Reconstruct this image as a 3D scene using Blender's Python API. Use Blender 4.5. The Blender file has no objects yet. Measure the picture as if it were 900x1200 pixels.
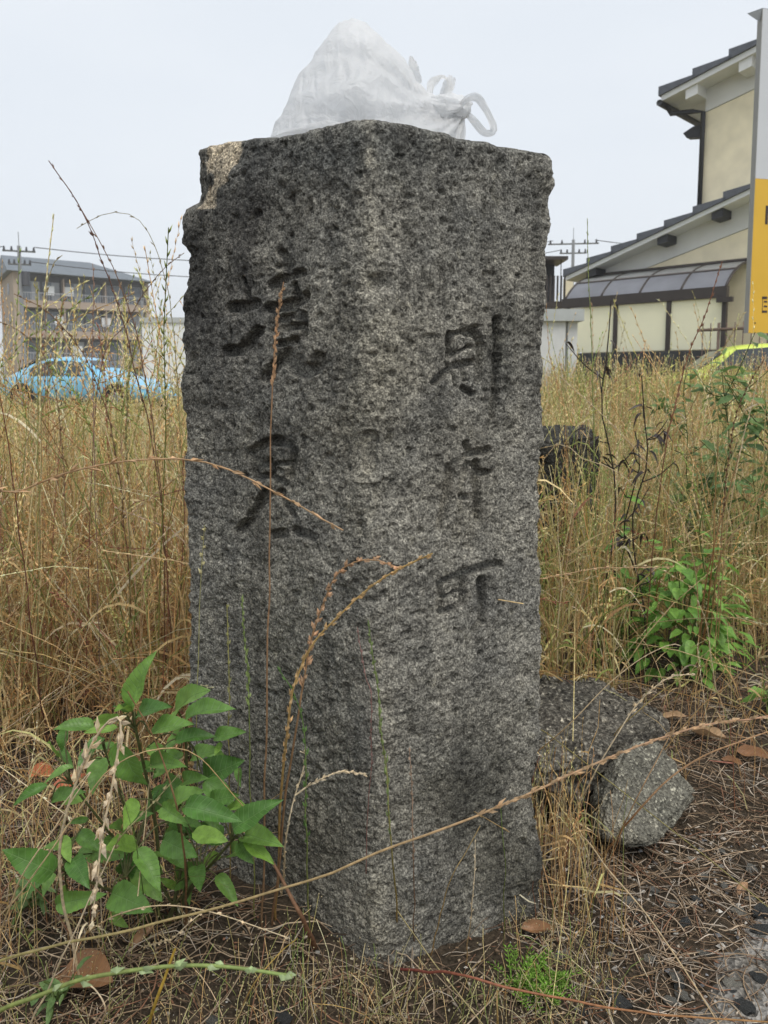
import bpy, bmesh, math, random
import numpy as np
from mathutils import Vector, Matrix, Quaternion
R = math.radians
random.seed(7)
rng = np.random.default_rng(11)
SC = bpy.context.scene
COL = SC.collection

# ------------------------------------------------------------------ camera, world, sun, exposure
H = 0.863                     # eye height of the photographer (crouching)
PITCH = R(6.0)
F = 900.0                     # focal length in photo pixels (900 x 1200)
CX, CY = 450.0, 536.0
cam_d = bpy.data.cameras.new('camera')
cam_d.sensor_fit = 'VERTICAL'
cam_d.sensor_height = 24.0
cam_d.lens = 24.0 * F / 1200.0
cam_d.shift_y = -(600.0 - CY) / 1200.0
cam_d.clip_start = 0.05
cam_d.clip_end = 3000
cam_d.dof.use_dof = True
cam_d.dof.focus_distance = 1.14
cam_d.dof.aperture_fstop = 8.5
cam = bpy.data.objects.new('camera', cam_d)
cam.location = (0, 0, H)
cam.rotation_euler = (R(90) - PITCH, 0, 0)
COL.objects.link(cam)
SC.camera = cam

SUN_EL, SUN_AZ = R(58), R(150)      # azimuth clockwise from +Y (view direction)
world = bpy.data.worlds.new('World')
SC.world = world
world.use_nodes = True
wn = world.node_tree
for n in list(wn.nodes):
    wn.nodes.remove(n)
wo = wn.nodes.new('ShaderNodeOutputWorld')
bg = wn.nodes.new('ShaderNodeBackground')
sky = wn.nodes.new('ShaderNodeTexSky')
sky.sky_type = 'NISHITA'
sky.sun_disc = False
sky.sun_elevation = SUN_EL
sky.sun_rotation = SUN_AZ
sky.dust_density = 4.0
tc = wn.nodes.new('ShaderNodeTexCoord')
nz = wn.nodes.new('ShaderNodeTexNoise')
nz.inputs['Scale'].default_value = 1.6
nz.inputs['Detail'].default_value = 4
mp = wn.nodes.new('ShaderNodeMapping')
mp.inputs['Scale'].default_value = (1, 1, 3.0)
cr = wn.nodes.new('ShaderNodeValToRGB')
cr.color_ramp.elements[0].position = 0.3
cr.color_ramp.elements[0].color = (0.735, 0.785, 0.845, 1)
cr.color_ramp.elements[1].position = 0.7
cr.color_ramp.elements[1].color = (0.80, 0.84, 0.885, 1)
sc10 = wn.nodes.new('ShaderNodeMixRGB'); sc10.blend_type = 'MULTIPLY'; sc10.inputs[0].default_value = 1
sc10.inputs[2].default_value = (7.6, 7.6, 7.6, 1)
mix = wn.nodes.new('ShaderNodeMixRGB'); mix.inputs[0].default_value = 0.9
wn.links.new(tc.outputs['Generated'], mp.inputs[0])
wn.links.new(mp.outputs[0], nz.inputs['Vector'])
wn.links.new(nz.outputs['Fac'], cr.inputs[0])
wn.links.new(cr.outputs[0], sc10.inputs[1])
wn.links.new(sky.outputs[0], mix.inputs[1])
wn.links.new(sc10.outputs[0], mix.inputs[2])
wn.links.new(mix.outputs[0], bg.inputs[0])
bg.inputs[1].default_value = 0.1
wn.links.new(bg.outputs[0], wo.inputs[0])

sun_d = bpy.data.lights.new('sun', 'SUN')
sun_d.energy = 1.5
sun_d.angle = R(35)
sun_d.color = (1.0, 0.96, 0.9)
sun = bpy.data.objects.new('sun', sun_d)
sd = Vector((math.sin(SUN_AZ) * math.cos(SUN_EL), math.cos(SUN_AZ) * math.cos(SUN_EL), math.sin(SUN_EL)))
sun.rotation_euler = sd.to_track_quat('Z', 'Y').to_euler()
COL.objects.link(sun)
SC.view_settings.view_transform = 'Standard'
SC.view_settings.look = 'None'
SC.view_settings.gamma = 1
SC.view_settings.exposure = 0.6
SC.render.engine = 'CYCLES'
SC.cycles.use_denoising = True
SC.cycles.max_bounces = 8
SC.cycles.transparent_max_bounces = 24

# ------------------------------------------------------------------ picture geometry helpers
RIGHT = np.array([1.0, 0, 0])
FWD = np.array([0, math.cos(PITCH), -math.sin(PITCH)])
UP = np.array([0, math.sin(PITCH), math.cos(PITCH)])
CAM = np.array([0, 0, H])

def ray(px, py):
    return FWD + RIGHT * (px - CX) / F + UP * (CY - py) / F

def at(px, py, Y):
    d = ray(px, py)
    return CAM + d * (Y / d[1])

def project(P):
    Q = np.asarray(P) - CAM
    d = Q @ FWD
    return CX + F * (Q @ RIGHT) / d, CY - F * (Q @ UP) / d

def sstep(a, b, x):
    t = np.clip((np.asarray(x, float) - a) / (b - a), 0, 1)
    return t * t * (3 - 2 * t)

# ------------------------------------------------------------------ noise
def _hash(ix, iy, iz, seed):
    h = (ix.astype(np.int64) * 374761393 + iy.astype(np.int64) * 668265263 + iz.astype(np.int64) * 2147483647 + seed * 974711) & 0xFFFFFFFF
    h = ((h ^ (h >> 13)) * 1274126177) & 0xFFFFFFFF
    h = ((h ^ (h >> 16)) * 2246822519) & 0xFFFFFFFF
    return ((h ^ (h >> 15)) & 0xFFFFFF) / float(0xFFFFFF)

def vnoise(P, scale, seed=0):
    p = np.asarray(P, float) * scale
    i = np.floor(p).astype(np.int64)
    f = p - i
    f = f * f * (3 - 2 * f)
    r = 0
    for dx in (0, 1):
        wx = f[:, 0] if dx else 1 - f[:, 0]
        for dy in (0, 1):
            wy = f[:, 1] if dy else 1 - f[:, 1]
            for dz in (0, 1):
                wz = f[:, 2] if dz else 1 - f[:, 2]
                r = r + wx * wy * wz * _hash(i[:, 0] + dx, i[:, 1] + dy, i[:, 2] + dz, seed)
    return r * 2 - 1

def fbm(P, scale, octv=3, seed=0, gain=0.5):
    r = 0; a = 1.0
    for k in range(octv):
        r = r + a * vnoise(P, scale * 2.03 ** k, seed + 17 * k)
        a *= gain
    return r

def ground_z(x, y):
    x = np.atleast_1d(np.asarray(x, float)); y = np.atleast_1d(np.asarray(y, float))
    P = np.stack([x, y, np.zeros_like(x)], 1)
    near = 1 - sstep(3.5, 7, np.hypot(x, y))
    g = 0.012 * vnoise(P, 3.1, 5) * near + 0.006 * vnoise(P, 11.0, 6) * near
    g = g - 0.075 * sstep(-0.05, 0.55, x) * (1 - sstep(1.5, 2.6, y)) * near
    g = g - 0.014 * np.exp(-(((x - 0.02) / 0.12) ** 2 + ((y - 1.0) / 0.12) ** 2))
    g = g + 0.03 * np.exp(-(((x + 0.22) / 0.16) ** 2 + ((y - 1.12) / 0.16) ** 2))
    return g

def gz(x, y):
    return float(ground_z(x, y)[0])

# ------------------------------------------------------------------ materials
MATS = {}
def new_mat(name):
    m = bpy.data.materials.new(name)
    m.use_nodes = True
    nt = m.node_tree
    b = nt.nodes['Principled BSDF']
    MATS[name] = m
    return m, nt, b

def N(nt, t, **kw):
    n = nt.nodes.new(t)
    for k, v in kw.items():
        n.inputs[k].default_value = v
    return n

def plain(name, c, rough=0.7, var=0.12, scale=6.0, bump=0.0, bscale=60, metal=0.0, spec=0.4):
    m, nt, b = new_mat(name)
    t = nt.nodes.new('ShaderNodeTexCoord')
    n = N(nt, 'ShaderNodeTexNoise', Scale=scale, Detail=5.0)
    nt.links.new(t.outputs['Object'], n.inputs['Vector'])
    r = nt.nodes.new('ShaderNodeValToRGB')
    r.color_ramp.elements[0].position = 0.3; r.color_ramp.elements[1].position = 0.7
    r.color_ramp.elements[0].color = tuple(max(0, x * (1 - var)) for x in c) + (1,)
    r.color_ramp.elements[1].color = tuple(min(1, x * (1 + var)) for x in c) + (1,)
    nt.links.new(n.outputs['Fac'], r.inputs[0])
    nt.links.new(r.outputs[0], b.inputs['Base Color'])
    b.inputs['Roughness'].default_value = rough
    b.inputs['Metallic'].default_value = metal
    b.inputs['Specular IOR Level'].default_value = spec
    if bump:
        n2 = N(nt, 'ShaderNodeTexNoise', Scale=bscale, Detail=4.0)
        nt.links.new(t.outputs['Object'], n2.inputs['Vector'])
        bp = N(nt, 'ShaderNodeBump', Strength=bump, Distance=0.01)
        nt.links.new(n2.outputs['Fac'], bp.inputs['Height'])
        nt.links.new(bp.outputs[0], b.inputs['Normal'])
    return m

def veg_mat(name, transl=0.3, rough=0.6, spec=0.3, nscale=140.0, namp=0.25):
    m, nt, b = new_mat(name)
    a = nt.nodes.new('ShaderNodeAttribute'); a.attribute_name = 'col'
    t = nt.nodes.new('ShaderNodeTexCoord')
    n = N(nt, 'ShaderNodeTexNoise', Scale=nscale, Detail=3.0)
    nt.links.new(t.outputs['Object'], n.inputs['Vector'])
    mr = N(nt, 'ShaderNodeMapRange'); mr.inputs['To Min'].default_value = 1 - namp; mr.inputs['To Max'].default_value = 1 + namp
    mr.inputs['From Min'].default_value = 0.3; mr.inputs['From Max'].default_value = 0.7
    nt.links.new(n.outputs['Fac'], mr.inputs['Value'])
    mul = nt.nodes.new('ShaderNodeVectorMath'); mul.operation = 'SCALE'
    nt.links.new(a.outputs['Color'], mul.inputs[0]); nt.links.new(mr.outputs[0], mul.inputs['Scale'])
    nt.links.new(mul.outputs[0], b.inputs['Base Color'])
    b.inputs['Roughness'].default_value = rough
    b.inputs['Specular IOR Level'].default_value = spec
    if transl > 0:
        tr = nt.nodes.new('ShaderNodeBsdfTranslucent')
        nt.links.new(mul.outputs[0], tr.inputs['Color'])
        mx = nt.nodes.new('ShaderNodeMixShader'); mx.inputs[0].default_value = transl
        out = nt.nodes['Material Output']
        nt.links.new(b.outputs[0], mx.inputs[1]); nt.links.new(tr.outputs[0], mx.inputs[2])
        nt.links.new(mx.outputs[0], out.inputs['Surface'])
    return m

veg_mat('grass', 0.45)
veg_mat('litter', 0.0, 0.8, 0.2)

# leaf: colour attribute on the object, veins from object coordinates (x along, y across)
def leaf_mat(name, c1, c2, vein, transl=0.35):
    m, nt, b = new_mat(name)
    t = nt.nodes.new('ShaderNodeTexCoord')
    oi = nt.nodes.new('ShaderNodeObjectInfo')
    mixc = nt.nodes.new('ShaderNodeMixRGB')
    mixc.inputs[1].default_value = (*c1, 1); mixc.inputs[2].default_value = (*c2, 1)
    nt.links.new(oi.outputs['Random'], mixc.inputs[0])
    sx = nt.nodes.new('ShaderNodeSeparateXYZ'); nt.links.new(t.outputs['Object'], sx.inputs[0])
    ab = nt.nodes.new('ShaderNodeMath'); ab.operation = 'ABSOLUTE'; nt.links.new(sx.outputs['Y'], ab.inputs[0])
    # side veins: sin((x - 0.9|y|) * k)
    m1 = nt.nodes.new('ShaderNodeMath'); m1.operation = 'MULTIPLY_ADD'
    nt.links.new(ab.outputs[0], m1.inputs[0]); m1.inputs[1].default_value = -0.9; nt.links.new(sx.outputs['X'], m1.inputs[2])
    m2 = nt.nodes.new('ShaderNodeMath'); m2.operation = 'MULTIPLY'; m2.inputs[1].default_value = 56.0
    nt.links.new(m1.outputs[0], m2.inputs[0])
    m3 = nt.nodes.new('ShaderNodeMath'); m3.operation = 'SINE'; nt.links.new(m2.outputs[0], m3.inputs[0])
    r1 = N(nt, 'ShaderNodeMapRange'); r1.inputs['From Min'].default_value = 0.82; r1.inputs['From Max'].default_value = 1.0
    nt.links.new(m3.outputs[0], r1.inputs['Value'])
    r2 = N(nt, 'ShaderNodeMapRange'); r2.inputs['From Min'].default_value = 0.014; r2.inputs['From Max'].default_value = 0.004
    nt.links.new(ab.outputs[0], r2.inputs['Value'])
    mx = nt.nodes.new('ShaderNodeMath'); mx.operation = 'MAXIMUM'
    nt.links.new(r1.outputs[0], mx.inputs[0]); nt.links.new(r2.outputs[0], mx.inputs[1])
    f = nt.nodes.new('ShaderNodeMath'); f.operation = 'MULTIPLY'; f.inputs[1].default_value = 0.45
    nt.links.new(mx.outputs[0], f.inputs[0])
    n = N(nt, 'ShaderNodeTexNoise', Scale=5.0, Detail=4.0)
    nt.links.new(t.outputs['Object'], n.inputs['Vector'])
    mr = N(nt, 'ShaderNodeMapRange'); mr.inputs['To Min'].default_value = 0.75; mr.inputs['To Max'].default_value = 1.25
    mr.inputs['From Min'].default_value = 0.3; mr.inputs['From Max'].default_value = 0.7
    nt.links.new(n.outputs['Fac'], mr.inputs['Value'])
    sc = nt.nodes.new('ShaderNodeVectorMath'); sc.operation = 'SCALE'
    nt.links.new(mixc.outputs[0], sc.inputs[0]); nt.links.new(mr.outputs[0], sc.inputs['Scale'])
    mv = nt.nodes.new('ShaderNodeMixRGB'); mv.inputs[2].default_value = (*vein, 1)
    nt.links.new(f.outputs[0], mv.inputs[0]); nt.links.new(sc.outputs[0], mv.inputs[1])
    nt.links.new(mv.outputs[0], b.inputs['Base Color'])
    bp = N(nt, 'ShaderNodeBump', Strength=0.35, Distance=0.03)
    inv = nt.nodes.new('ShaderNodeMath'); inv.operation = 'MULTIPLY'; inv.inputs[1].default_value = -1
    nt.links.new(mx.outputs[0], inv.inputs[0])
    nt.links.new(inv.outputs[0], bp.inputs['Height']); nt.links.new(bp.outputs[0], b.inputs['Normal'])
    b.inputs['Roughness'].default_value = 0.42
    b.inputs['Specular IOR Level'].default_value = 0.45
    tr = nt.nodes.new('ShaderNodeBsdfTranslucent'); nt.links.new(mv.outputs[0], tr.inputs['Color'])
    ms = nt.nodes.new('ShaderNodeMixShader'); ms.inputs[0].default_value = transl
    nt.links.new(b.outputs[0], ms.inputs[1]); nt.links.new(tr.outputs[0], ms.inputs[2])
    nt.links.new(ms.outputs[0], nt.nodes['Material Output'].inputs['Surface'])
    return m

leaf_mat('leaf_weed', (0.085, 0.2, 0.04), (0.19, 0.34, 0.07), (0.2, 0.34, 0.12))
leaf_mat('leaf_bush', (0.14, 0.3, 0.05), (0.25, 0.45, 0.08), (0.22, 0.36, 0.1))
leaf_mat('leaf_dull', (0.11, 0.2, 0.065), (0.19, 0.29, 0.09), (0.2, 0.26, 0.1))
leaf_mat('leaf_dead', (0.035, 0.028, 0.025), (0.07, 0.05, 0.045), (0.09, 0.07, 0.05), 0.1)
leaf_mat('leaf_dry', (0.26, 0.13, 0.06), (0.36, 0.21, 0.11), (0.4, 0.26, 0.15), 0.15)
leaf_mat('leaf_tan', (0.42, 0.27, 0.15), (0.5, 0.34, 0.2), (0.36, 0.22, 0.12), 0.15)
leaf_mat('leaf_red', (0.55, 0.13, 0.06), (0.6, 0.2, 0.09), (0.6, 0.25, 0.12), 0.3)
leaf_mat('leaf_young', (0.2, 0.36, 0.06), (0.25, 0.42, 0.08), (0.28, 0.45, 0.12))

# ------------------------------------------------------------------ mesh helpers
def link(name, me, mat=None, parent=None):
    o = bpy.data.objects.new(name, me)
    if mat is not None and me is not None and not me.materials:
        me.materials.append(MATS[mat] if isinstance(mat, str) else mat)
    COL.objects.link(o)
    if parent is not None:
        o.parent = parent
        o.matrix_parent_inverse = Matrix.Translation(-Vector(parent.location))
    return o

def tag(o, label, cat, group=None, kind=None):
    o['label'] = label
    if cat: o['category'] = cat
    if group: o['group'] = group
    if kind: o['kind'] = kind
    return o

def empty(name, loc, label, cat, group=None):
    o = bpy.data.objects.new(name, None)
    o.location = tuple(float(v) for v in loc)
    o.empty_display_size = 0.05
    COL.objects.link(o)
    return tag(o, label, cat, group)

def np_mesh(name, V, quads=None, tris=None, cols=None, smooth=True):
    me = bpy.data.meshes.new(name)
    V = np.asarray(V, np.float32)
    nq = 0 if quads is None else len(quads)
    ntri = 0 if tris is None else len(tris)
    me.vertices.add(len(V)); me.vertices.foreach_set('co', V.ravel())
    idx = []
    if nq: idx.append(np.asarray(quads, np.int32).ravel())
    if ntri: idx.append(np.asarray(tris, np.int32).ravel())
    idx = np.concatenate(idx)
    me.loops.add(len(idx)); me.loops.foreach_set('vertex_index', idx)
    st = np.concatenate([np.arange(nq, dtype=np.int32) * 4, nq * 4 + np.arange(ntri, dtype=np.int32) * 3])
    me.polygons.add(nq + ntri)
    me.polygons.foreach_set('loop_start', st)
    me.polygons.foreach_set('use_smooth', np.full(nq + ntri, smooth, bool))
    me.update(calc_edges=True)
    if cols is not None:
        ca = me.color_attributes.new('col', 'FLOAT_COLOR', 'POINT')
        c4 = np.ones((len(V), 4), np.float32); c4[:, :3] = cols
        ca.data.foreach_set('color', c4.ravel())
    me.validate()
    return me

def strands(P, rad, cols, sides=3, flat=1.0):
    """P (n,k,3) paths, rad (n,k), cols (n,3) or (n,k,3) -> V, quads, C"""
    P = np.asarray(P, float); n, k, _ = P.shape
    rad = np.broadcast_to(np.asarray(rad, float), (n, k))
    cols = np.asarray(cols, float)
    if cols.ndim == 2: cols = np.repeat(cols[:, None, :], k, 1)
    T = np.gradient(P, axis=1); T /= np.linalg.norm(T, axis=2, keepdims=True) + 1e-12
    ref = np.zeros((n, 1, 3)); ref[:, 0, :] = rng.normal(size=(n, 3)); ref /= np.linalg.norm(ref, axis=2, keepdims=True)
    A = np.cross(T, np.broadcast_to(ref, T.shape)); A /= np.linalg.norm(A, axis=2, keepdims=True) + 1e-9
    B = np.cross(T, A)
    if sides == 2:
        ang = np.array([0, math.pi])
    else:
        ang = np.arange(sides) * 2 * math.pi / sides
    V = P[:, :, None, :] + rad[:, :, None, None] * (A[:, :, None, :] * np.cos(ang)[None, None, :, None] + flat * B[:, :, None, :] * np.sin(ang)[None, None, :, None])
    C = np.repeat(cols[:, :, None, :], sides, 2)
    base = (np.arange(n) * k * sides)[:, None, None]
    kk = (np.arange(k - 1) * sides)[None, :, None]
    ss = np.arange(sides if sides > 2 else 1)[None, None, :]
    s2 = (ss + 1) % sides
    q = np.stack([base + kk + ss, base + kk + s2, base + kk + sides + s2, base + kk + sides + ss], -1).reshape(-1, 4)
    return V.reshape(-1, 3), q, C.reshape(-1, 3)

def spindles(B, D, L, W, cols):
    """small spikelets / seeds: base (n,3), unit dir (n,3), length, width -> V, tris, C"""
    n = len(B)
    L = np.broadcast_to(np.asarray(L, float), (n,)); W = np.broadcast_to(np.asarray(W, float), (n,))
    ref = rng.normal(size=(n, 3))
    A = np.cross(D, ref); A /= np.linalg.norm(A, axis=1, keepdims=True) + 1e-9
    Bn = np.cross(D, A)
    V = np.zeros((n, 5, 3))
    V[:, 0] = B; V[:, 4] = B + D * L[:, None]
    for j in range(3):
        a = j * 2.094
        V[:, 1 + j] = B + D * (L * 0.38)[:, None] + (A * math.cos(a) + Bn * math.sin(a)) * W[:, None]
    t = np.array([[0, 2, 1], [0, 3, 2], [0, 1, 3], [1, 2, 4], [2, 3, 4], [3, 1, 4]])
    tris = (np.arange(n) * 5)[:, None, None] + t[None]
    C = np.repeat(np.asarray(cols)[:, None, :], 5, 1)
    return V.reshape(-1, 3), tris.reshape(-1, 3), C.reshape(-1, 3)

class Bag:
    """collects numpy pieces into one mesh"""
    def __init__(s): s.V = []; s.Q = []; s.T = []; s.C = []; s.n = 0
    def add(s, V, quads=None, tris=None, C=None):
        if quads is not None and len(quads): s.Q.append(np.asarray(quads) + s.n)
        if tris is not None and len(tris): s.T.append(np.asarray(tris) + s.n)
        s.V.append(V); s.C.append(C if C is not None else np.ones((len(V), 3)) * 0.5); s.n += len(V)
    def mesh(s, name, smooth=True):
        return np_mesh(name, np.concatenate(s.V), np.concatenate(s.Q) if s.Q else None, np.concatenate(s.T) if s.T else None, np.concatenate(s.C), smooth)

def catmull(P, k):
    P = np.asarray(P, float)
    if len(P) == 2:
        t = np.linspace(0, 1, k)[:, None]
        return P[0] * (1 - t) + P[1] * t
    d = np.r_[0, np.cumsum(np.linalg.norm(np.diff(P, axis=0), axis=1))]
    E = np.vstack([2 * P[0] - P[1], P, 2 * P[-1] - P[-2]])
    out = []
    for u in np.linspace(0, d[-1], k):
        i = min(max(np.searchsorted(d, u, side='right') - 1, 0), len(P) - 2)
        t = (u - d[i]) / (d[i + 1] - d[i] + 1e-12)
        p0, p1, p2, p3 = E[i], E[i + 1], E[i + 2], E[i + 3]
        out.append(0.5 * ((2 * p1) + (-p0 + p2) * t + (2 * p0 - 5 * p1 + 4 * p2 - p3) * t * t + (-p0 + 3 * p1 - 3 * p2 + p3) * t ** 3))
    return np.array(out)

def bm_obj(name, bm, mat, parent=None, smooth=False):
    me = bpy.data.meshes.new(name)
    bm.normal_update()
    bm.to_mesh(me); bm.free()
    if smooth:
        for p in me.polygons: p.use_smooth = True
    return link(name, me, mat, parent)

def prism(name, pts, fa, fb, mat, parent=None, bevel=0.0):
    """closed polygon pts (2D) swept from map fa to map fb (2D -> 3D)"""
    bm = bmesh.new()
    a = [bm.verts.new(fa(*p)) for p in pts]
    b = [bm.verts.new(fb(*p)) for p in pts]
    n = len(pts)
    bm.faces.new(a); bm.faces.new(list(reversed(b)))
    for i in range(n):
        bm.faces.new([a[i], b[i], b[(i + 1) % n], a[(i + 1) % n]])
    bmesh.ops.recalc_face_normals(bm, faces=bm.faces)
    if bevel:
        bmesh.ops.bevel(bm, geom=bm.edges[:], offset=bevel, segments=1, affect='EDGES')
    return bm_obj(name, bm, mat, parent)

def tube(name, pts, r, mat, parent=None, sides=8, k=None):
    P = catmull(np.array(pts), k) if k else np.array(pts, float)
    rr = np.broadcast_to(np.asarray(r, float), (len(P),))
    V, q, C = strands(P[None], rr[None], np.ones((1, 3)) * .5, sides)
    n = len(P)
    caps = [list(range(sides)), [(n - 1) * sides + i for i in range(sides)]]
    me = bpy.data.meshes.new(name)
    me.from_pydata([tuple(v) for v in V], [], [tuple(x) for x in q] + caps)
    for p in me.polygons: p.use_smooth = True
    return link(name, me, mat, parent)

def box(name, c, s, mat, parent=None, rz=0, bevel=0.0):
    bm = bmesh.new()
    bmesh.ops.create_cube(bm, size=1)
    bmesh.ops.scale(bm, vec=s, verts=bm.verts)
    if bevel: bmesh.ops.bevel(bm, geom=bm.edges[:], offset=bevel, segments=2, affect='EDGES')
    bmesh.ops.transform(bm, matrix=Matrix.Translation(c) @ Matrix.Rotation(rz, 4, 'Z'), verts=bm.verts)
    return bm_obj(name, bm, mat, parent)

# ================================================================== GROUND
def soil_mat():
    m, nt, b = new_mat('soil')
    t = nt.nodes.new('ShaderNodeTexCoord')
    n1 = N(nt, 'ShaderNodeTexNoise', Scale=7.0, Detail=8.0, Roughness=0.65)
    n2 = N(nt, 'ShaderNodeTexNoise', Scale=130.0, Detail=5.0, Roughness=0.7)
    v = N(nt, 'ShaderNodeTexVoronoi', Scale=160.0)
    for x in (n1, n2, v): nt.links.new(t.outputs['Object'], x.inputs['Vector'])
    r1 = nt.nodes.new('ShaderNodeValToRGB')
    e = r1.color_ramp.elements
    e[0].position = 0.3; e[0].color = (0.022, 0.017, 0.013, 1)
    e[1].position = 0.72; e[1].color = (0.105, 0.082, 0.062, 1)
    nt.links.new(n2.outputs['Fac'], r1.inputs[0])
    r2 = nt.nodes.new('ShaderNodeValToRGB')
    e = r2.color_ramp.elements
    e[0].position = 0.35; e[0].color = (0.6, 0.62, 0.55, 1)
    e[1].position = 0.65; e[1].color = (1.25, 1.2, 1.1, 1)
    nt.links.new(n1.outputs['Fac'], r2.inputs[0])
    mu = nt.nodes.new('ShaderNodeMixRGB'); mu.blend_type = 'MULTIPLY'; mu.inputs[0].default_value = 1
    nt.links.new(r1.outputs[0], mu.inputs[1]); nt.links.new(r2.outputs[0], mu.inputs[2])
    # far away the field is dry straw over soil
    sx = nt.nodes.new('ShaderNodeSeparateXYZ'); nt.links.new(t.outputs['Object'], sx.inputs[0])
    mr = N(nt, 'ShaderNodeMapRange'); mr.inputs['From Min'].default_value = 4; mr.inputs['From Max'].default_value = 8
    nt.links.new(sx.outputs['Y'], mr.inputs['Value'])
    mf = nt.nodes.new('ShaderNodeMixRGB'); mf.inputs[2].default_value = (0.26, 0.22, 0.1, 1)
    nt.links.new(mr.outputs[0], mf.inputs[0]); nt.links.new(mu.outputs[0], mf.inputs[1])
    nt.links.new(mf.outputs[0], b.inputs['Base Color'])
    b.inputs['Roughness'].default_value = 0.95
    b.inputs['Specular IOR Level'].default_value = 0.15
    ad = nt.nodes.new('ShaderNodeMath'); ad.operation = 'ADD'
    nt.links.new(n2.outputs['Fac'], ad.inputs[0]); nt.links.new(v.outputs['Distance'], ad.inputs[1])
    bp = N(nt, 'ShaderNodeBump', Strength=0.8, Distance=0.006)
    nt.links.new(ad.outputs[0], bp.inputs['Height']); nt.links.new(bp.outputs[0], b.inputs['Normal'])
soil_mat()

def graded(lo, hi, c, fine, n):
    u = np.linspace(-1, 1, n)
    g = np.sinh(u * 7.2); g /= g.max()
    x = np.where(g >= 0, c + g * (hi - c), c + (-g) * (lo - c))
    return np.unique(np.concatenate([x, np.arange(c - 2.2, c + 2.2, fine)]))
gx = graded(-240, 240, 0.0, 0.025, 150)
gy = graded(-120, 420, 1.4, 0.025, 150)
XX, YY = np.meshgrid(gx, gy)
ZZ = ground_z(XX.ravel(), YY.ravel())
near = 1 - sstep(3, 5, np.hypot(XX.ravel(), YY.ravel() - 1.2))
ZZ = ZZ + near * 0.004 * vnoise(np.stack([XX.ravel(), YY.ravel(), 0 * ZZ], 1), 38, 9)
nx, ny = len(gx), len(gy)
ii = (np.arange(ny - 1)[:, None] * nx + np.arange(nx - 1)[None]).ravel()
gq = np.stack([ii, ii + 1, ii + nx + 1, ii + nx], 1)
g = link('ground', np_mesh('ground', np.stack([XX.ravel(), YY.ravel(), ZZ], 1), gq), 'soil')
g['kind'] = 'structure'; g['label'] = 'dark brown soil covered in dry litter'

# gritty road edge at the lower right
def grit_mat():
    m, nt, b = new_mat('road_grit')
    t = nt.nodes.new('ShaderNodeTexCoord')
    v = N(nt, 'ShaderNodeTexVoronoi', Scale=170.0)
    n = N(nt, 'ShaderNodeTexNoise', Scale=14.0, Detail=6.0)
    nt.links.new(t.outputs['Object'], v.inputs['Vector']); nt.links.new(t.outputs['Object'], n.inputs['Vector'])
    r = nt.nodes.new('ShaderNodeValToRGB')
    e = r.color_ramp.elements
    e[0].position = 0.0; e[0].color = (0.1, 0.095, 0.088, 1)
    e[1].position = 0.8; e[1].color = (0.34, 0.325, 0.3, 1)
    sp = nt.nodes.new('ShaderNodeSeparateColor'); nt.links.new(v.outputs['Color'], sp.inputs[0])
    nt.links.new(sp.outputs[0], r.inputs[0])
    mx = nt.nodes.new('ShaderNodeMixRGB'); mx.blend_type = 'MULTIPLY'; mx.inputs[0].default_value = 0.8
    nt.links.new(r.outputs[0], mx.inputs[1]); 
    r2 = nt.nodes.new('ShaderNodeValToRGB')
    r2.color_ramp.elements[0].position = .35; r2.color_ramp.elements[0].color = (.5, .46, .4, 1)
    r2.color_ramp.elements[1].position = .65; r2.color_ramp.elements[1].color = (1, 1, 1, 1)
    nt.links.new(n.outputs['Fac'], r2.inputs[0]); nt.links.new(r2.outputs[0], mx.inputs[2])
    nt.links.new(mx.outputs[0], b.inputs['Base Color'])
    bp = N(nt, 'ShaderNodeBump', Strength=1.0, Distance=0.004)
    nt.links.new(v.outputs['Distance'], bp.inputs['Height']); nt.links.new(bp.outputs[0], b.inputs['Normal'])
    b.inputs['Roughness'].default_value = 0.9
grit_mat()
xs = np.arange(0.05, 3.0, 0.02); ys = np.arange(-1.0, 1.6, 0.02)
RX, RY = np.meshgrid(xs, ys)
# the road edge runs from lower left to the right: keep the side below a wavy line
P3 = np.stack([RX.ravel(), RY.ravel(), 0 * RX.ravel()], 1)
edge = 0.625 + 0.97 * RX.ravel() + 0.03 * vnoise(P3, 9, 3) + 0.02 * vnoise(P3, 26, 4)
dd = edge - RY.ravel()                      # > 0 : road
RZ = ground_z(RX.ravel(), RY.ravel()) - 0.012 + 0.018 * sstep(-0.01, 0.05, dd) + 0.003 * vnoise(P3, 40, 8)
i2 = (np.arange(len(ys) - 1)[:, None] * len(xs) + np.arange(len(xs) - 1)[None]).ravel()
rq = np.stack([i2, i2 + 1, i2 + len(xs) + 1, i2 + len(xs)], 1)
keep = dd[rq].max(1) > -0.02
rd = link('road', np_mesh('road', np.stack([RX.ravel(), RY.ravel(), RZ], 1), rq[keep]), 'road_grit')
rd['kind'] = 'structure'; rd['label'] = 'grey gritty concrete road edge at the lower right'

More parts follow.
